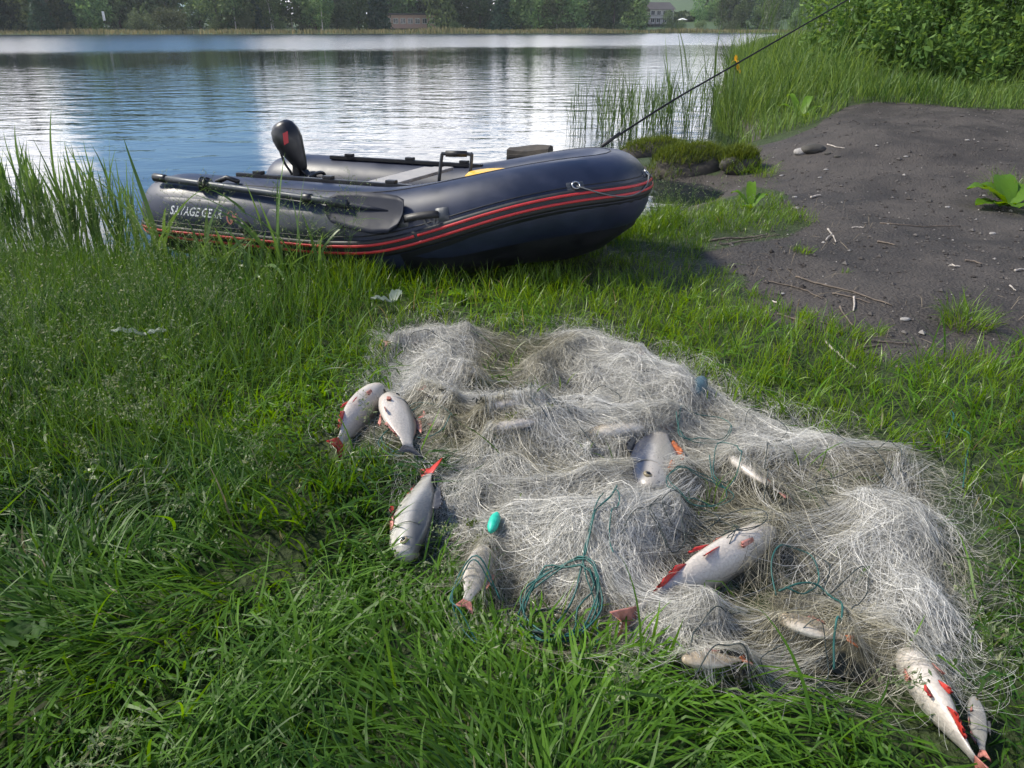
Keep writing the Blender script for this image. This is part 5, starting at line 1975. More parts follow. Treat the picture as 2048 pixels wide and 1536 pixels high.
# a) wandering curls
NS = 25000
X, Y = rn.uniform(x0, x1, NS * 6), rn.uniform(y0, y1, NS * 6)
w = net_w(X, Y) * (.05 + .95 * sstep(.36, .62, vnoise(X, Y, 7, 0))) * (.4 + .9 * vnoise(X, Y, 18, 4))
keep = rn.random(len(X)) < w
X, Y = X[keep][:NS], Y[keep][:NS]
n = len(X)
ang = 2 * np.pi * vnoise(X, Y, 2.6, 3) + rn.normal(size=n) * 1.3
cur = rn.normal(size=n) * .10
loop = rn.random(n) < .28
cur = np.where(loop, rn.choice([-1, 1], n) * rn.uniform(.16, .42, n), cur)
Ls = np.where(loop, rn.uniform(.12, .34, n), rn.uniform(.12, .50, n))
A = walk(X, Y, ang, Ls, cur, .10)
lifA = np.abs(rn.normal(size=n)) * .008 + np.where(rn.random(n) < .06, rn.uniform(0, .03, n), 0)
# b) fans: strands leave a gather point side by side and spread as they go
FX, FY, FL = [], [], []
fans = []
for a, b, r_, hh_ in RG:
    for _ in range(3):
        j = rn.normal(size=2) * .03
        fans.append((a[:2] + j, b[:2] + rn.normal(size=2) * .05))
        fans.append((b[:2] + j, a[:2] + rn.normal(size=2) * .05))
for a, b, L, H, br_ in FISH:
    fans.append((b[:2], b[:2] + (b[:2] - a[:2]) * rn.uniform(.5, 1.1) + rn.normal(size=2) * .08))
    fans.append((a[:2], a[:2] + (a[:2] - b[:2]) * rn.uniform(.5, 1.1) + rn.normal(size=2) * .08))
    for _ in range(2):
        m = a[:2] + (b[:2] - a[:2]) * rn.random()
        d = np.array([-(b - a)[1], (b - a)[0]]) / L * rn.choice([-1, 1])
        fans.append((m - d * .04, m + d * rn.uniform(.15, .30)))
for _ in range(70):
    c = np.array([rn.uniform(x0, x1), rn.uniform(y0, y1)])
    q = 2 * np.pi * float(vnoise(c[0], c[1], 2.6, 3)) + rn.normal() * .6
    fans.append((c, c + rn.uniform(.15, .5) * np.array([math.cos(q), math.sin(q)])))
for p0, p1 in fans:
    m_in = net_sd(np.array([p0[0], p1[0], (p0[0] + p1[0]) / 2]), np.array([p0[1], p1[1], (p0[1] + p1[1]) / 2]))
    if (m_in < .0).any():
        continue
    k = int(rn.uniform(45, 110))
    d = p1 - p0
    Lf = np.linalg.norm(d)
    d = d / Lf
    nrm = np.array([-d[1], d[0]])
    t = np.linspace(0, 1, K + 1)[None]
    bow = rn.normal() * .10 * Lf
    s0, s1 = rn.uniform(.004, .012), rn.uniform(.025, .085)
    off = rn.normal(size=(k, 1))
    wave = (.016 * np.sin(t * rn.uniform(3, 9, (k, 1)) + rn.uniform(0, 6.3, (k, 1))) + .006 * np.sin(t * rn.uniform(9, 17, (k, 1)) + rn.uniform(0, 6.3, (k, 1)))) * (.25 + t)
    lat = off * (s0 + (s1 - s0) * t ** 1.3) + bow * np.sin(math.pi * t) + wave
    st_, en_ = rn.uniform(-.06, .12, (k, 1)), rn.uniform(.55, 1.15, (k, 1))
    u = (st_ + (en_ - st_) * t) * Lf
    FX.append(p0[0] + d[0] * u + nrm[0] * lat)
    FY.append(p0[1] + d[1] * u + nrm[1] * lat)
    FL.append((.016 * (1 - t) * rn.random((k, 1)) + .004))
FX, FY, FL = np.concatenate(FX), np.concatenate(FY), np.concatenate(FL)
kf = rn.random(len(FX)) < .06 + .94 * net_w(FX[:, K // 2], FY[:, K // 2])
FX, FY, FL = FX[kf], FY[kf], FL[kf]
tt_ = np.linspace(0, 1, K + 1)[None]
PX, PY = np.concatenate([A[0], FX]), np.concatenate([A[1], FY])
LIFT = np.concatenate([lifA[:, None] * np.sin(np.pi * tt_) * (1 + .6 * np.sin(tt_ * 9 + rn.uniform(0, 6, (n, 1)))), FL])
sP = net_sd(PX, PY)
out = sP.min(1) < -.05 - .05 * rn.random(len(PX))
PX, PY, sP, LIFT = PX[~out], PY[~out], sP[~out], LIFT[~out]
NS = len(PX)
PZ = net_h(PX, PY, sP)
# a taut thread bridges the hollows it crosses
PS = PZ.copy()
for _ in range(5):
    PS[:, 1:-1] = (PS[:, :-2] + PS[:, 1:-1] * 2 + PS[:, 2:]) / 4
PZ = np.maximum(PZ, PS) + .002 + np.abs(LIFT) + sstep(.02, -.05, sP) * .04
ctr = np.stack([PX, PY, PZ], -1)
tg = np.gradient(ctr, axis=1)
tg /= np.linalg.norm(tg, axis=2)[..., None] + 1e-9
roll = rn.uniform(-.9, .9, NS)[:, None, None]
hz = np.stack([-tg[..., 1], tg[..., 0], np.zeros_like(tg[..., 0])], -1)
hz /= np.linalg.norm(hz, axis=2)[..., None] + 1e-9
vz = np.cross(tg, hz)
side = (hz * np.cos(roll) + vz * np.sin(roll)) * ((rn.uniform(.00015, .00036, NS) * np.where(sP.min(1) < .0, .6, 1.0))[:, None, None])
Vs = np.stack([ctr - side, ctr + side], 2).reshape(NS, -1, 3)
b_i = np.arange(K) * 2
f_ = np.stack([b_i, b_i + 1, b_i + 3, b_i + 2], -1)
Fs = ((np.arange(NS) * (K + 1) * 2)[:, None, None] + f_[None]).reshape(-1, 4)
tn = np.repeat(np.clip(np.where(rn.random(NS) < .4, rn.normal(.92, .1, NS), rn.normal(.36, .22, NS)), 0, 1), (K + 1) * 2)
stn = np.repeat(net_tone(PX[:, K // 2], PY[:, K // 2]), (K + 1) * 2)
so = add('strands', fast_mesh('strands', Vs.reshape(-1, 3) - NO, [Fs], {'tint': tn, 'stain_shade': stn}), M['net_strand'], net)
so['kind'] = 'stuff'


def net_pts(pts, dz=.012, n=40, jit=.0, closed=False):
    P_ = np.array([at(px, py, .05)[:2] for px, py in pts])
    Q = spline(np.c_[P_, np.zeros(len(P_))], n, closed)
    z = net_h(Q[:, 0], Q[:, 1], net_sd(Q[:, 0], Q[:, 1]))
    # cord is stiff: smooth the height
    kz = np.convolve(np.pad(z, 4, mode='edge'), np.ones(9) / 9, 'valid')
    arch = .012 * np.sin(np.linspace(0, 1, len(Q)) * math.pi * 2.5) ** 2
    Q[:, 2] = np.maximum(kz, z) + dz + arch
    return Q - NO


def cord(pts, r=.0012, m_='cord', n=44, dz=.014):
    mb_ = MB()
    mb_.tube(net_pts(pts, dz, n), r * 1.25, 5)
    return mb_.build('cord', M[m_], net)


def coil(px, py, rx, ry, turns, r=.0012, m_='cord', rot=0.0, seed=0):
    rg_ = np.random.default_rng(seed)
    pts = []
    for k in range(int(turns * 8) + 1):
        a = k / 8 * 2 * math.pi + rot
        s_ = 1 + .14 * rg_.normal()
        pts.append((px + rx * s_ * math.cos(a) + rg_.normal() * 3 + 1.2 * k / turns, py + ry * s_ * math.sin(a) + rg_.normal() * 2))
    return cord(pts, r, m_, n=int(turns * 24))


coil(1118, 1195, 72, 55, 5.2, .0015, 'cord', .4, 1)
coil(1105, 1225, 55, 30, 2.2, .0014, 'dark_cord', 1.2, 2)
cord([(1232, 1000), (1215, 1060), (1190, 1080), (1180, 1110), (1150, 1180), (1100, 1240)], .0018)
cord([(1205, 1010), (1196, 1060), (1185, 1085), (1165, 1150), (1190, 1200), (1195, 1260), (1150, 1290)])
cord([(1228, 1010), (1235, 1060), (1222, 1080), (1216, 1110), (1224, 1140)], .0011)
cord([(1000, 1190), (970, 1160), (930, 1158), (905, 1185), (903, 1215), (930, 1240), (960, 1262), (1020, 1262), (1060, 1250)], .0013)
cord([(985, 1178), (940, 1165), (912, 1190), (908, 1225), (950, 1268)], .0012)
cord([(1555, 1175), (1542, 1130), (1560, 1102), (1600, 1098), (1628, 1112), (1640, 1150), (1610, 1180), (1570, 1170)], .0014)
cord([(1560, 1168), (1620, 1165), (1655, 1175), (1682, 1215), (1675, 1270), (1660, 1300), (1668, 1340)], .0018)
cord([(1625, 1100), (1660, 1130), (1648, 1180), (1690, 1150), (1730, 1140), (1738, 1170), (1700, 1230)], .001, 'dark_cord')
for sx, sy, rx, ry, sd_i in ((1372, 1040, 60, 30, 11), (1420, 1080, 45, 40, 12), (1460, 1065, 55, 28, 13), (1330, 1060, 40, 45, 14)):
    coil(sx, sy, rx, ry, 1.3, .0009, 'dark_cord', sd_i, sd_i)
coil(788, 862, 30, 28, 2.3, .001, 'cord', .5, 5)
coil(845, 835, 45, 30, 1.4, .001, 'cord', 2, 6)
coil(760, 850, 14, 30, 1.2, .0009, 'dark_cord', 0, 7)
for ox in (0, 40, 95):
    cord([(975 + ox, 850 + ox * .1), (968 + ox, 815), (990 + ox * 1.1, 785 + ox * .15), (1030 + ox * 1.2, 800 + ox * .1), (1062 + ox * 1.3, 858 - ox * .1)], .0008, 'dark_cord')
cord([(1100, 870), (1075, 850), (1060, 820), (1090, 812), (1130, 850), (1190, 900)], .001, 'dark_cord')
cord([(1170, 780), (1210, 770), (1240, 800), (1200, 830)], .0009, 'dark_cord')
coil(1400, 850, 55, 25, 1.5, .0011, 'cord', 0, 21)
cord([(1490, 845), (1500, 815), (1540, 810), (1575, 850), (1560, 880), (1590, 920)], .0009, 'dark_cord')
cord([(1535, 890), (1530, 930), (1532, 960), (1528, 1000)], .0011, 'dark_cord')
coil(1448, 930, 28, 42, 1.4, .0011, 'cord', 1, 22)
coil(1395, 985, 60, 28, 2.2, .0009, 'cord', 1, 23)
cord([(1755, 900), (1785, 895), (1802, 915), (1800, 945)], .001, 'dark_cord')
cord([(1898, 855), (1912, 820), (1905, 805), (1930, 840), (1945, 860), (1938, 900), (1930, 960)], .0015)
cord([(1380, 1300), (1390, 1270), (1430, 1240), (1480, 1225)], .001, 'dark_cord')
cord([(1390, 1345), (1440, 1320), (1490, 1330), (1510, 1360)], .001, 'dark_cord')
cord([(1240, 1110), (1280, 1060), (1330, 1045), (1390, 1040)], .0008, 'dark_cord')
cord([(800, 700), (830, 680), (870, 680), (900, 700)], .001, 'dark_cord')
cord([(757, 664), (790, 660), (830, 668)], .0012, 'dark_cord')
cord([(1640, 870), (1690, 885), (1740, 900), (1790, 960)], .0008, 'dark_cord')
coil(1590, 1330, 70, 45, .9, .0008, 'dark_cord', 2, 31)
coil(1700, 980, 60, 40, .8, .0008, 'dark_cord', 2, 32)


def net_float(px, py, L_, r_, yaw, m_, label, tilt=.15, dz=.03):
    p = at(px, py, .05)
    z = float(net_h(np.array([p[0]]), np.array([p[1]]), net_sd(np.array([p[0]]), np.array([p[1]])))[0])
    mb_ = MB()
    us = np.linspace(-1, 1, 13)
    d = np.array([math.cos(yaw) * math.cos(tilt), math.sin(yaw) * math.cos(tilt), math.sin(tilt)])
    c = np.array([p[0], p[1], z + dz]) - NO
    mb_.tube([c + d * L_ / 2 * u for u in us], [max(.15, (1 - abs(u) ** 2.6)) ** .6 * r_ for u in us], 14)
    o = mb_.build('float', M[m_], net)
    if label:
        o['label'] = label
    return o


net_float(988, 1062, .062, .0125, 1.35, 'float', 'small turquoise plastic float')
net_float(1398, 778, .115, .024, 1.15, 'float_grey', 'blue grey float under the strands', .1, .0)
# weed scraps caught in the net
wd_ = [(790, 688, .016), (1100, 838, .02), (1115, 846, .016), (1075, 850, .02), (1370, 1075, .018), (1378, 1068, .014), (1165, 800, .014), (1180, 790, .014), (965, 835, .016), (958, 850, .018), (1480, 1340, .012), (890, 805, .01),
       (1640, 1125, .02), (1615, 1120, .016), (1530, 985, .012), (1555, 880, .016), (1870, 870, .02), (1120, 790, .02), (1150, 765, .016), (1050, 860, .022), (1020, 850, .016), (1290, 760, .012), (1195, 745, .012)]
B_ = Batch()
for px, py, sz in wd_:
    p = at(px, py, .05)
    z = float(net_h(np.array([p[0]]), np.array([p[1]]), net_sd(np.array([p[0]]), np.array([p[1]])))[0])
    n = 34
    C_ = np.array([p[0], p[1], z + .008]) - NO + rn.normal(size=(n, 3)) * np.array([sz, sz, .005]) * .6
    V_, F_, t_ = leafcloud(C_, .011, rn, flat=.3, aspect=.4)
    B_.put(V_, F_, t_)
w_ = add('weed_scraps', B_.mesh('weed_scraps', False), M['weed'], net)
w_['kind'] = 'stuff'
B_ = Batch()
for px, py, sz in ((1055, 848, .018), (1075, 838, .012), (1020, 862, .014), (1100, 850, .010), (945, 1040, .012), (960, 1075, .012)):
    p = at(px, py, .05)
    z = float(net_h(np.array([p[0]]), np.array([p[1]]), net_sd(np.array([p[0]]), np.array([p[1]])))[0])
    C_ = np.array([p[0], p[1], z + .012]) - NO + rn.normal(size=(60, 3)) * np.array([sz, sz, .005]) * .7
    V_, F_, t_ = leafcloud(C_, .007, rn, flat=.3, aspect=.5)
    B_.put(V_, F_, t_)
w_ = add('moss_scraps', B_.mesh('moss_scraps', False), M['moss'], net)
w_['kind'] = 'stuff'

# ------------------------------------------------------------------ grass of the bank
rg = np.random.default_rng(101)


def in_view(x, y, marg=.45):
    d = y * CT + 1.05 * ST
    return (np.abs(x) < .68 * d + marg) & (y > .22)


def grass_roots(n, xr, yr, dens):
    x, y = rg.uniform(*xr, n), rg.uniform(*yr, n)
    k = in_view(x, y)
    x, y = x[k], y[k]
    d = poly_sd(x, y, DIRT) + .16 * (vnoise(x, y, 3.0, 2) - .5) + .10 * (vnoise(x, y, 9.0, 3) - .5)
    s = poly_sd(x, y, SHORE)
    nsd = net_sd(x, y)
    p = dens(x, y) * sstep(.06, -.10, d) * (.62 + .38 * sstep(.25, .5, vnoise(x, y, 7.5, 0))) * (s > .02) * np.where(nsd > .05, .008 + .07 * sstep(.45, .3, vnoise(x, y, 7, 0)), np.where(nsd > 0, .4, 1.0))
    for a, b, L, H, br_ in FISH[:NBARE]:
        p = p * np.where(seg_d(x, y, a, b) < H * .45, .02, 1)
    k = rg.random(len(x)) < p
    return x[k], y[k]


def tufted(x, y, per, spread):
    """every root becomes a little tuft"""
    X_ = np.repeat(x, per) + rg.normal(size=len(x) * per) * spread
    Y_ = np.repeat(y, per) + rg.normal(size=len(x) * per) * spread
    return X_, Y_


def bright(x, y):
    """patches of fresh yellow green growth"""
    s = np.zeros(np.shape(x))
    for (px, py), r_, k in (((1150, 600), .9, .30), ((1420, 610), .6, .34), ((1750, 790), .7, .38), ((1950, 900), .6, .30), ((1150, 1330), .3, .22), ((900, 1180), .35, .12), ((560, 770), .5, .18), ((1500, 720), .4, .3), ((1480, 410), .6, .30)):
        p = at(px, py)
        s = np.maximum(s, k * np.exp(-((x - p[0]) ** 2 + (y - p[1]) ** 2) / (r_ * r_)))
    return s


flo = ground
# 1. upright short tufts in the middle distance and along the path
B_ = Batch()
tx, ty = grass_roots(26000, (-3.9, 4.6), (1.5, 5.6), lambda x, y: np.clip(.75 - .08 * (y - 2), .3, .8) * np.where(x < -.9, .7, 1))
x, y = tufted(tx, ty, 6, .017)
n = len(x)
z = ground(x, y) - .004
hN = vnoise(x, y, 1.6, 1)
L_ = (.045 + .075 * hN) * rg.uniform(.55, 1.35, n) * np.where(y > 3.4, .8, 1)
hd_ = np.repeat(rg.uniform(0, 6.28, len(tx)), 6) + rg.normal(size=n) * 1.2
ti = np.clip(.38 + bright(x, y) + .4 * (vnoise(x, y, 2.3, 4) - .5) + rg.normal(size=n) * .16 - .15 * sstep(-.6, -1.3, x), 0, .9)
ti = np.where(rg.random(n) < .02, .98, ti)
V_, F_, t_ = blades(np.stack([x, y, z], -1), hd_, rg.uniform(0, .5, n), rg.uniform(.2, 1.4, n), L_, rg.uniform(.0022, .0042, n), ti, k=4, rng=rg)
B_.put(V_, F_, t_)
# thin matted understorey everywhere
tx, ty = grass_roots(26000, (-3.9, 4.6), (.25, 5.6), lambda x, y: np.full(x.shape, .9))
n = len(tx)
V_, F_, t_ = blades(np.stack([tx, ty, ground(tx, ty) - .003], -1), rg.uniform(0, 6.28, n), rg.uniform(.5, 1.2, n), rg.uniform(.3, 1.0, n), rg.uniform(.05, .12, n), rg.uniform(.002, .0035, n), np.clip(rg.normal(.3, .25, n), 0, 1), k=3, rng=rg, floor_fn=flo)
B_.put(V_, F_, t_)
tag(add('grass', B_.mesh('grass'), M['grass']), 'short green grass covering the bank round the net', 'grass', kind='stuff')
B_ = Batch()

# lush taller blades in front of the dinghy's hull
EP = [at(*p) for p in ((640, 566), (760, 556), (900, 534), (1050, 510), (1180, 486), (1290, 462), (1340, 446))]
EP = spline(np.array(EP), 60)
n = 5200
i_ = rg.integers(0, len(EP), n)
x, y = EP[i_, 0] + rg.normal(size=n) * .05, EP[i_, 1] + rg.normal(size=n) * .10 + .02
k_ = poly_sd(x, y, DIRT) < -.02
x, y = x[k_], y[k_]
n = len(x)
V_, F_, t_ = blades(np.stack([x, y, ground(x, y) - .004], -1), rg.uniform(0, 6.28, n), rg.uniform(0, .4, n), rg.uniform(.2, 1.2, n), rg.uniform(.07, .17, n) * (.7 + .6 * vnoise(x, y, 5, 1)), rg.uniform(.0028, .005, n), np.clip(rg.normal(.55, .2, n), 0, .9), k=4, rng=rg)
B_.put(V_, F_, t_)
tag(add('hull_side_grass', B_.mesh('hull_side_grass'), M['grass']), 'taller fresh grass growing up against the dinghy hull', 'grass', kind='stuff')

# 2. long lush grass, flattened in swirls, in the foreground and left
B_ = Batch()
dens = lambda x, y: np.clip(1.25 - .34 * y, .05, 1) * np.where(x > .75, .45, 1) * np.where((x > .2) & (y > 1.55), .35, 1)
tx, ty = grass_roots(36000, (-2.6, 2.2), (.22, 3.3), dens)
per = 3
x, y = tufted(tx, ty, per, .012)
n = len(x)
hd_ = 2 * np.pi * (vnoise(x, y, 1.5, 3) * 1.6) + rg.normal(size=n) * .55
rim = poly_sd(x, y, NETP)
crush = sstep(-.30, -.05, rim)          # trodden down round the net
up = vnoise(x, y, 2.2, 0)
lean = np.clip(rg.normal(1.0, .32, n) - .5 * (up > .66), .05, 1.5)
cu_ = rg.uniform(.3, 1.3, n)
L_ = (.075 + .10 * vnoise(x, y, 1.1, 2)) * rg.uniform(.6, 1.35, n) * np.where(x > .75, .75, 1)
L_f = 1 - .35 * crush
ti = np.clip(.27 + bright(x, y) * 1.3 + .75 * (vnoise(x, y, 2.0, 4) - .5) + rg.normal(size=n) * .16 - .12 * sstep(-.45, -1.1, x), 0, .9)
ti = np.where(rg.random(n) < .008, .98, ti)
L_ = L_ * L_f
lean = np.clip(lean + .3 * crush, 0, 1.55)
wd_b = rg.uniform(.0028, .0072, n)
V_, F_, t_ = blades(np.stack([x, y, ground(x, y) - .004], -1), hd_, lean, cu_, L_, wd_b, ti, k=6, rng=rg, floor_fn=flo)
B_.put(V_, F_, t_)
# single broad long blades lying over the rest
tx, ty = grass_roots(1500, (-2.0, 1.6), (.25, 2.6), lambda x, y: np.full(x.shape, .6))
n = len(tx)
V_, F_, t_ = blades(np.stack([tx, ty, ground(tx, ty) + .01], -1), rg.uniform(0, 6.28, n), rg.uniform(.2, .9, n), rg.uniform(.5, 1.3, n), rg.uniform(.13, .26, n), rg.uniform(.004, .0075, n), np.clip(rg.normal(.5, .2, n), 0, .9), k=9, rng=rg, floor_fn=lambda x, y: ground(x, y) + .02)
B_.put(V_, F_, t_)
# a few blades rising through the net
tx, ty = [], []
for px, py in ((1120, 1245), (1060, 1262), (840, 905), (1015, 1255), (1300, 1300), (1330, 1335), (1270, 1300), (1790, 1330), (905, 1195), (870, 1150)):
    p = at(px, py)
    tx.append(p[0]); ty.append(p[1])
tx, ty = np.array(tx), np.array(ty)
n = len(tx)
V_, F_, t_ = blades(np.stack([tx, ty, ground(tx, ty)], -1), rg.uniform(0, 1.6, n), rg.uniform(.2, .5, n), rg.uniform(.2, .6, n), rg.uniform(.09, .15, n), rg.uniform(.005, .007, n), np.full(n, .85), k=6, rng=rg)
B_.put(V_, F_, t_)
tag(add('long_grass', B_.mesh('long_grass'), M['long_grass']), 'long glossy grass flattened in swirls in front and left of the net', 'grass', kind='stuff')


# 3. flowering grasses with airy panicles
def panicles(x, y, h, lean, nbr, rich):
    B1, B2 = Batch(), Batch()
    n = len(x)
    base = np.stack([x, y, ground(x, y)], -1)
    hd = rg.uniform(0, 6.28, n)
    u = np.linspace(0, 1, 6)
    bend = np.stack([np.cos(hd), np.sin(hd), np.zeros(n)], -1)
    pts = base[:, None] + np.stack([np.zeros((n, 6)), np.zeros((n, 6)), h[:, None] * u[None] * (1 - .25 * lean[:, None] * u[None] ** 2)], -1) + bend[:, None] * (lean * h)[:, None, None] * (u[None, :, None] ** 2)
    for k in range(5):
        B1.tubes(pts[:, k], pts[:, k + 1], .0009 - .0001 * k, rg.uniform(.2, .8, n))
    C, P0, P1 = [], [], []
    for i in range(n):
        for v in np.linspace(.62, 1.0, nbr):
            ic = v * 5
            lo = min(int(ic), 4)
            p = pts[i, lo] + (pts[i, lo + 1] - pts[i, lo]) * (ic - lo)
            for _ in range(2):
                l = h[i] * .14 * (1.25 - v) * rg.uniform(.6, 1.3) / .4
                a = rg.uniform(0, 6.28)
                e = p + np.array([math.cos(a) * l * .8, math.sin(a) * l * .8, l * .55])
                P0.append(p)
                P1.append(e)
                for q in range(rich):
                    C.append(p + (e - p) * rg.uniform(.4, 1.05) + rg.normal(size=3) * .004)
    B1.tubes(np.array(P0), np.array(P1), .0005, .6)
    V_, F_, t_ = leafcloud(np.array(C), .0078, rg, aspect=.42)
    B2.put(V_, F_, t_)
    return B1, B2


S1, S2 = Batch(), Batch()


def pan(n, xr, yr, h0, h1, lean, dens, nbr=6, rich=2):
    x, y = grass_roots(n, xr, yr, dens)
    b1, b2 = panicles(x, y, rg.uniform(h0, h1, len(x)), rg.uniform(.05, lean, len(x)), nbr, rich)
    for S_, b in ((S1, b1), (S2, b2)):
        for V_, F_, T_ in zip(b.V, b.F, b.T):
            S_.put(V_, F_ - 0 if False else F_ - F_.min(), T_)


pan(480, (-3.4, -.7), (2.3, 4.4), .28, .52, .45, lambda x, y: np.full(x.shape, .9))
pan(200, (-1.8, -.85), (1.55, 2.5), .25, .40, .5, lambda x, y: np.full(x.shape, .8))
pan(300, (-1.0, 1.6), (3.4, 4.6), .22, .40, .4, lambda x, y: sstep(3.3, 3.8, y - .10 * x) * .9)
pan(190, (-1.2, .8), (.35, 2.0), .16, .30, .7, lambda x, y: np.full(x.shape, .55), 7, 5)
tag(add('flowering_grass', S1.mesh('flowering_grass'), M['seed_grass']), 'thin stems of flowering grass standing left of the net and before the dinghy', 'grass', kind='stuff')
tag(add('seed_heads', S2.mesh('seed_heads', False), M['seed_head']), 'airy pale seed heads floating over the flowering grass', 'seed heads', kind='stuff')
# tall thin leaves among the flowering grass
B_ = Batch()
tx, ty = grass_roots(20000, (-3.6, -.55), (1.6, 4.3), lambda x, y: .8 * sstep(-.4, -1.1, x + .0 * y) * np.where(y < 2.3, .7, 1))
n = len(tx)
V_, F_, t_ = blades(np.stack([tx, ty, ground(tx, ty)], -1), rg.uniform(0, 6.28, n), rg.uniform(0, .35, n), rg.uniform(.1, .9, n), rg.uniform(.10, .26, n), rg.uniform(.0018, .0036, n), np.clip(rg.normal(.40, .22, n), 0, 1), k=5, rng=rg)
B_.put(V_, F_, t_)
tag(add('fine_grass', B_.mesh('fine_grass'), M['seed_grass']), 'tall fine grey green grass left of the net', 'grass', kind='stuff')

# ------------------------------------------------------------------ on the bare earth: tufts, twigs, stones
for (px, py), r_, h, cnt, lab in (((1930, 648), .10, .12, 240, 'big curly grass tuft alone on the bare earth at right'), ((1702, 672), .05, .09, 90, 'bright small grass tuft at the near edge of the bare earth'), ((1752, 670), .03, .07, 40, 'sparse tiny tuft right of the bright small one'),
                                  ((1612, 634), .035, .05, 60, 'low flat grass tuft left of the bright small one'), ((1604, 505), .05, .06, 80, 'low tuft beside the forked pale twig'), ((2030, 395), .16, .22, 260, 'grass clump round the broad leaved plant at the right edge'),
                                  ((1690, 545), .02, .03, 16, 'tiny sprout in the middle of the bare earth'), ((1490, 345), .10, .2, 150, 'dark drooping grass tuft beside the mossy boulder'), ((1530, 350), .10, .14, 120, 'thin grass tuft right of the boulder')):
    p = at(px, py)
    a, q = rg.uniform(0, 6.28, cnt), np.sqrt(rg.random(cnt)) * r_
    x, y = p[0] + np.cos(a) * q, p[1] + np.sin(a) * q
    V_, F_, t_ = blades(np.stack([x - p[0], y - p[1], ground(x, y) - p[2] - .003], -1), a + rg.normal(size=cnt) * .7, rg.uniform(.05, .7, cnt), rg.uniform(.3, 1.5, cnt), h * rg.uniform(.5, 1.2, cnt), rg.uniform(.002, .0038, cnt), np.clip(rg.normal(.55, .2, cnt), 0, 1), k=5, rng=rg)
    o = add('grass_tuft', fast_mesh('grass_tuft', V_, [F_], {'tint': t_}), M['grass'], loc=tuple(p))
    tag(o, lab, 'grass tuft', 'grass tufts on the bare earth')


def twig(pts, r_, m_, label, fork=None):
    P_ = np.array([at(px, py, .008) for px, py in pts])
    P_ = spline(P_, 14)
    P_[:, 2] = ground(P_[:, 0], P_[:, 1]) + r_ * .8 + .004 * rg.random(len(P_))
    o0 = P_[0].copy()
    mb_ = MB()
    mb_.tube(P_ - o0, np.linspace(r_, r_ * .55, len(P_)) * rg.uniform(.85, 1.15, len(P_)), 6)
    if fork:
        f_ = np.array([at(px, py, .012) for px, py in fork])
        mb_.tube(spline(f_, 8) - o0, r_ * .6, 5)
    o = mb_.build('twig', M[m_], None, loc=tuple(o0))
    tag(o, label, 'twig', 'twigs on the bare earth')


twig([(1592, 552), (1690, 578), (1785, 610)], .005, 'twig', 'longest dark stick lying across the bare earth')
twig([(1530, 560), (1600, 575), (1645, 596)], .004, 'twig', 'brown stick just left of the longest stick')
twig([(1665, 585), (1700, 592), (1742, 604)], .004, 'twig', 'short stick parallel below the longest stick')
twig([(1708, 593), (1709, 607), (1707, 620)], .005, 'pale_twig', 'short pale stub standing out below the longest stick')
twig([(1656, 458), (1664, 468), (1672, 484)], .006, 'pale_twig', 'forked whitish twig on the upper part of the path', fork=[(1664, 468), (1656, 474), (1652, 480)])
twig([(1898, 530), (1908, 531), (1920, 532)], .005, 'pale_twig', 'small pale twig on the right part of the path', fork=[(1904, 528), (1910, 532)])
twig([(1680, 612), (1690, 630), (1706, 650)], .005, 'twig', 'bent twig above the bright small tuft')
twig([(1650, 680), (1675, 705), (1712, 735)], .005, 'pale_twig', 'pale stick running from the bare earth into the near grass')
twig([(1695, 702), (1730, 694), (1762, 688)], .005, 'twig', 'reddish brown stick near the grass edge')
twig([(1745, 680), (1790, 684), (1832, 686)], .004, 'twig', 'thin dark twig right of the bright small tuft')
twig([(1410, 482), (1450, 476), (1530, 470)], .007, 'twig', 'dark driftwood strip along the grass tongue')
twig([(1440, 488), (1490, 480), (1560, 468)], .004, 'twig', 'second thin stick along the grass tongue')
twig([(1555, 625), (1600, 640), (1618, 650)], .004, 'twig', 'small stick in the corner between grass and bare earth')
twig([(1505, 632), (1520, 645), (1535, 658)], .004, 'twig', 'short dark stick at the grass edge')
twig([(1545, 600), (1560, 608)], .004, 'pale_twig', 'tiny pale stick left of the low flat tuft')
twig([(1622, 395), (1632, 392), (1642, 390)], .009, 'pale_twig', 'whitish bark strip on the slope of the path')
twig([(1704, 454), (1716, 453), (1728, 454)], .004, 'pale_twig', 'pale straw lying level on the upper path')
twig([(1755, 482), (1772, 485), (1790, 489)], .006, 'twig', 'dark short stick in the middle of the path')
twig([(1930, 520), (1950, 523), (1964, 527)], .006, 'twig', 'dark stick at the right part of the path')
twig([(2030, 540), (2050, 538), (2080, 541)], .006, 'pale_twig', 'grey stick cut by the right edge of the picture')
twig([(2020, 570), (2032, 580)], .004, 'pale_twig', 'short straw by the right edge of the path')
twig([(1760, 445), (1800, 448), (1860, 452), (1920, 450)], .004, 'twig', 'long thin dark twig across the upper path')
twig([(1640, 640), (1680, 655), (1640, 662)], .003, 'twig', 'curled thin stem near the low flat tuft')
twig([(1655, 288), (1670, 293), (1690, 296)], .006, 'pale_twig', 'pale stick beside the half buried stone')

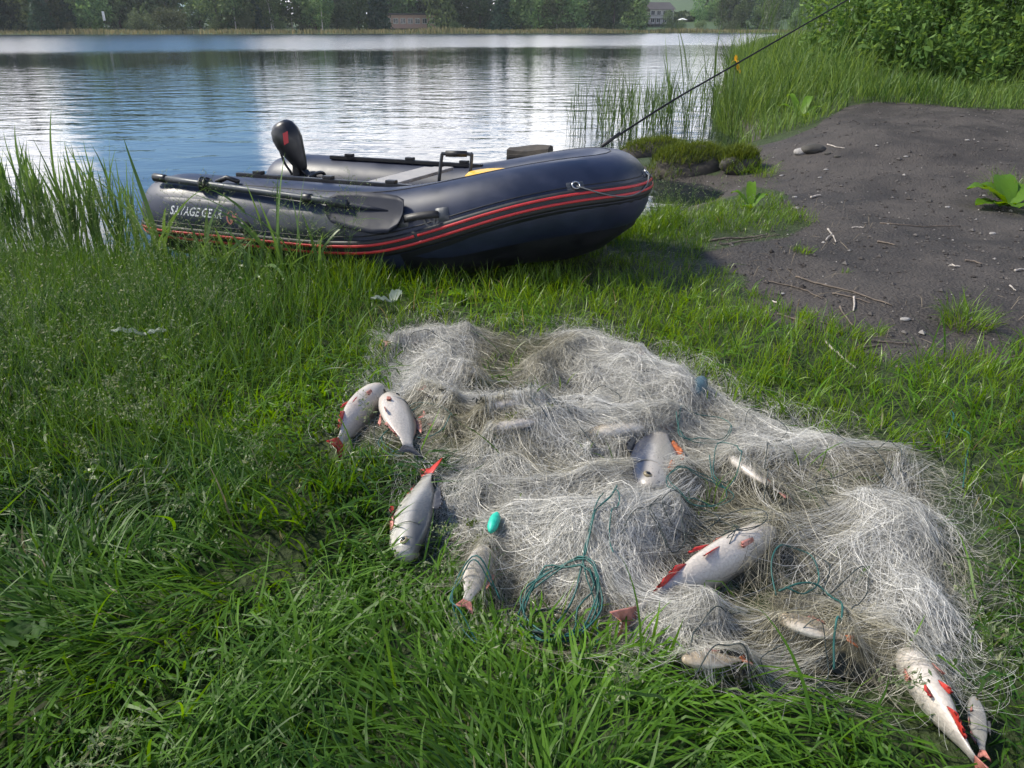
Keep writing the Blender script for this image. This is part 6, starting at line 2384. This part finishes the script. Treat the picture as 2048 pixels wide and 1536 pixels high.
for px, py, s_, m_, lab in ((1810, 640, .022, 'pale_stone', 'white flat pebble in the middle of the near earth'), (1565, 588, .012, 'pale_stone', 'small white pebble near the grass at left'), (1675, 314, .03, 'stone', 'grey stone below the half buried one'),
                            (1655, 308, .035, 'stone', 'grey stone right of the half buried one'), (1812, 314, .02, 'pale_stone', 'bright white pebble high on the path'), (1563, 352, .022, 'pale_stone', 'white pebble on the slope near the boulder'),
                            (1640, 356, .02, 'pale_stone', 'pale pebble on the middle of the slope'), (1652, 340, .02, 'pale_stone', 'pale pebble higher on the slope'), (1968, 392, .016, 'pale_stone', 'small white pebble below the broad leaved plant'),
                            (1985, 468, .022, 'pale_stone', 'flat pale chip on the right of the path'), (1935, 281, .022, 'pale_stone', 'white chip at the top right of the path'), (1590, 395, .02, 'pale_stone', 'pale chip beside the grass tongue'),
                            (1700, 502, .015, 'stone', 'small dark pebble beside the forked twig'), (1895, 415, .018, 'pale_stone', 'light pebble left of the broad leaved plant')):
    p = at(px, py)
    s_ *= .75
    rock('pebble', (p[0], p[1], p[2] + s_ * .2), (s_ * 1.3, s_, s_ * .5), rg, m_, lab, 'pebble', 0, 2, 'pebbles on the path')

# crumbs of earth and chips strewn over the path: far too many to count
n = 5500
x, y = rg.uniform(.9, 6.5, n * 2), rg.uniform(2.4, 9, n * 2)
k = (poly_sd(x, y, DIRT) > -.05) & (rg.random(n * 2) < np.clip(1.2 - .1 * y, .2, 1))
x, y = x[k], y[k]
n = len(x)
s_ = rg.gamma(2.0, .0022, n) + .002
oct_ = np.array([(1, 0, 0), (-1, 0, 0), (0, 1, 0), (0, -1, 0), (0, 0, .7), (0, 0, -.7)], float)
of = np.array([(0, 2, 4), (2, 1, 4), (1, 3, 4), (3, 0, 4), (2, 0, 5), (1, 2, 5), (3, 1, 5), (0, 3, 5)])
V_ = np.stack([x, y, ground(x, y) + s_ * .25], -1)[:, None] + oct_[None] * s_[:, None, None] * rg.uniform(.6, 1.5, (n, 6, 1))
F_ = (np.arange(n) * 6)[:, None, None] + of[None]
ti = np.repeat(np.where(rg.random(n) < .05, rg.uniform(.75, 1, n), rg.uniform(0, .35, n)), 6)
M['crumbs'] = G('crumbs', (.035, .030, .028), (.30, .28, .26), .02, .85, .2)
tag(add('earth_crumbs', fast_mesh('earth_crumbs', V_.reshape(-1, 3), [F_.reshape(-1, 3)], {'tint': ti}, smooth=False), M['crumbs']), 'small crumbs of earth and chips strewn over the path', 'earth crumbs', kind='stuff')
# straw litter at the edge between grass and earth
n = 1500
x, y = rg.uniform(.6, 3.8, n), rg.uniform(2.2, 5.2, n)
d = poly_sd(x, y, DIRT)
k = (d > -.1) & (d < .45) & (rg.random(n) < .9)
x, y = x[k], y[k]
n = len(x)
V_, F_, t_ = blades(np.stack([x, y, ground(x, y) + .004], -1), rg.uniform(0, 6.28, n), np.full(n, 1.5), rg.uniform(0, .1, n), rg.uniform(.03, .13, n), rg.uniform(.0015, .003, n), rg.random(n), k=3, rng=rg, floor_fn=lambda x, y: ground(x, y) - .0)
M['straw'] = G('straw', (.07, .055, .04), (.24, .20, .14), .1, .7, .2)
tag(add('straw_litter', fast_mesh('straw_litter', V_, [F_], {'tint': t_}), M['straw']), 'dry straw littering the edge of the bare earth', 'straw', kind='stuff')

# ------------------------------------------------------------------ the air over the lake
hm = bpy.data.materials.new('haze')
hm.use_nodes = True
hm.node_tree.nodes.remove(hm.node_tree.nodes['Principled BSDF'])
pv = hm.node_tree.nodes.new('ShaderNodeVolumePrincipled')
pv.inputs['Color'].default_value = (0.86, 0.92, 1.0, 1)
pv.inputs['Density'].default_value = 0.0002
pv.inputs['Anisotropy'].default_value = 0.2
hm.node_tree.links.new(pv.outputs[0], hm.node_tree.nodes['Material Output'].inputs['Volume'])
mb = MB()
mb.box((0, 230, 21.5), (900, 620, 47))
tag(mb.build('haze', hm, None, smooth=False), 'thin pale haze in the air over the lake', 'haze', kind='stuff')
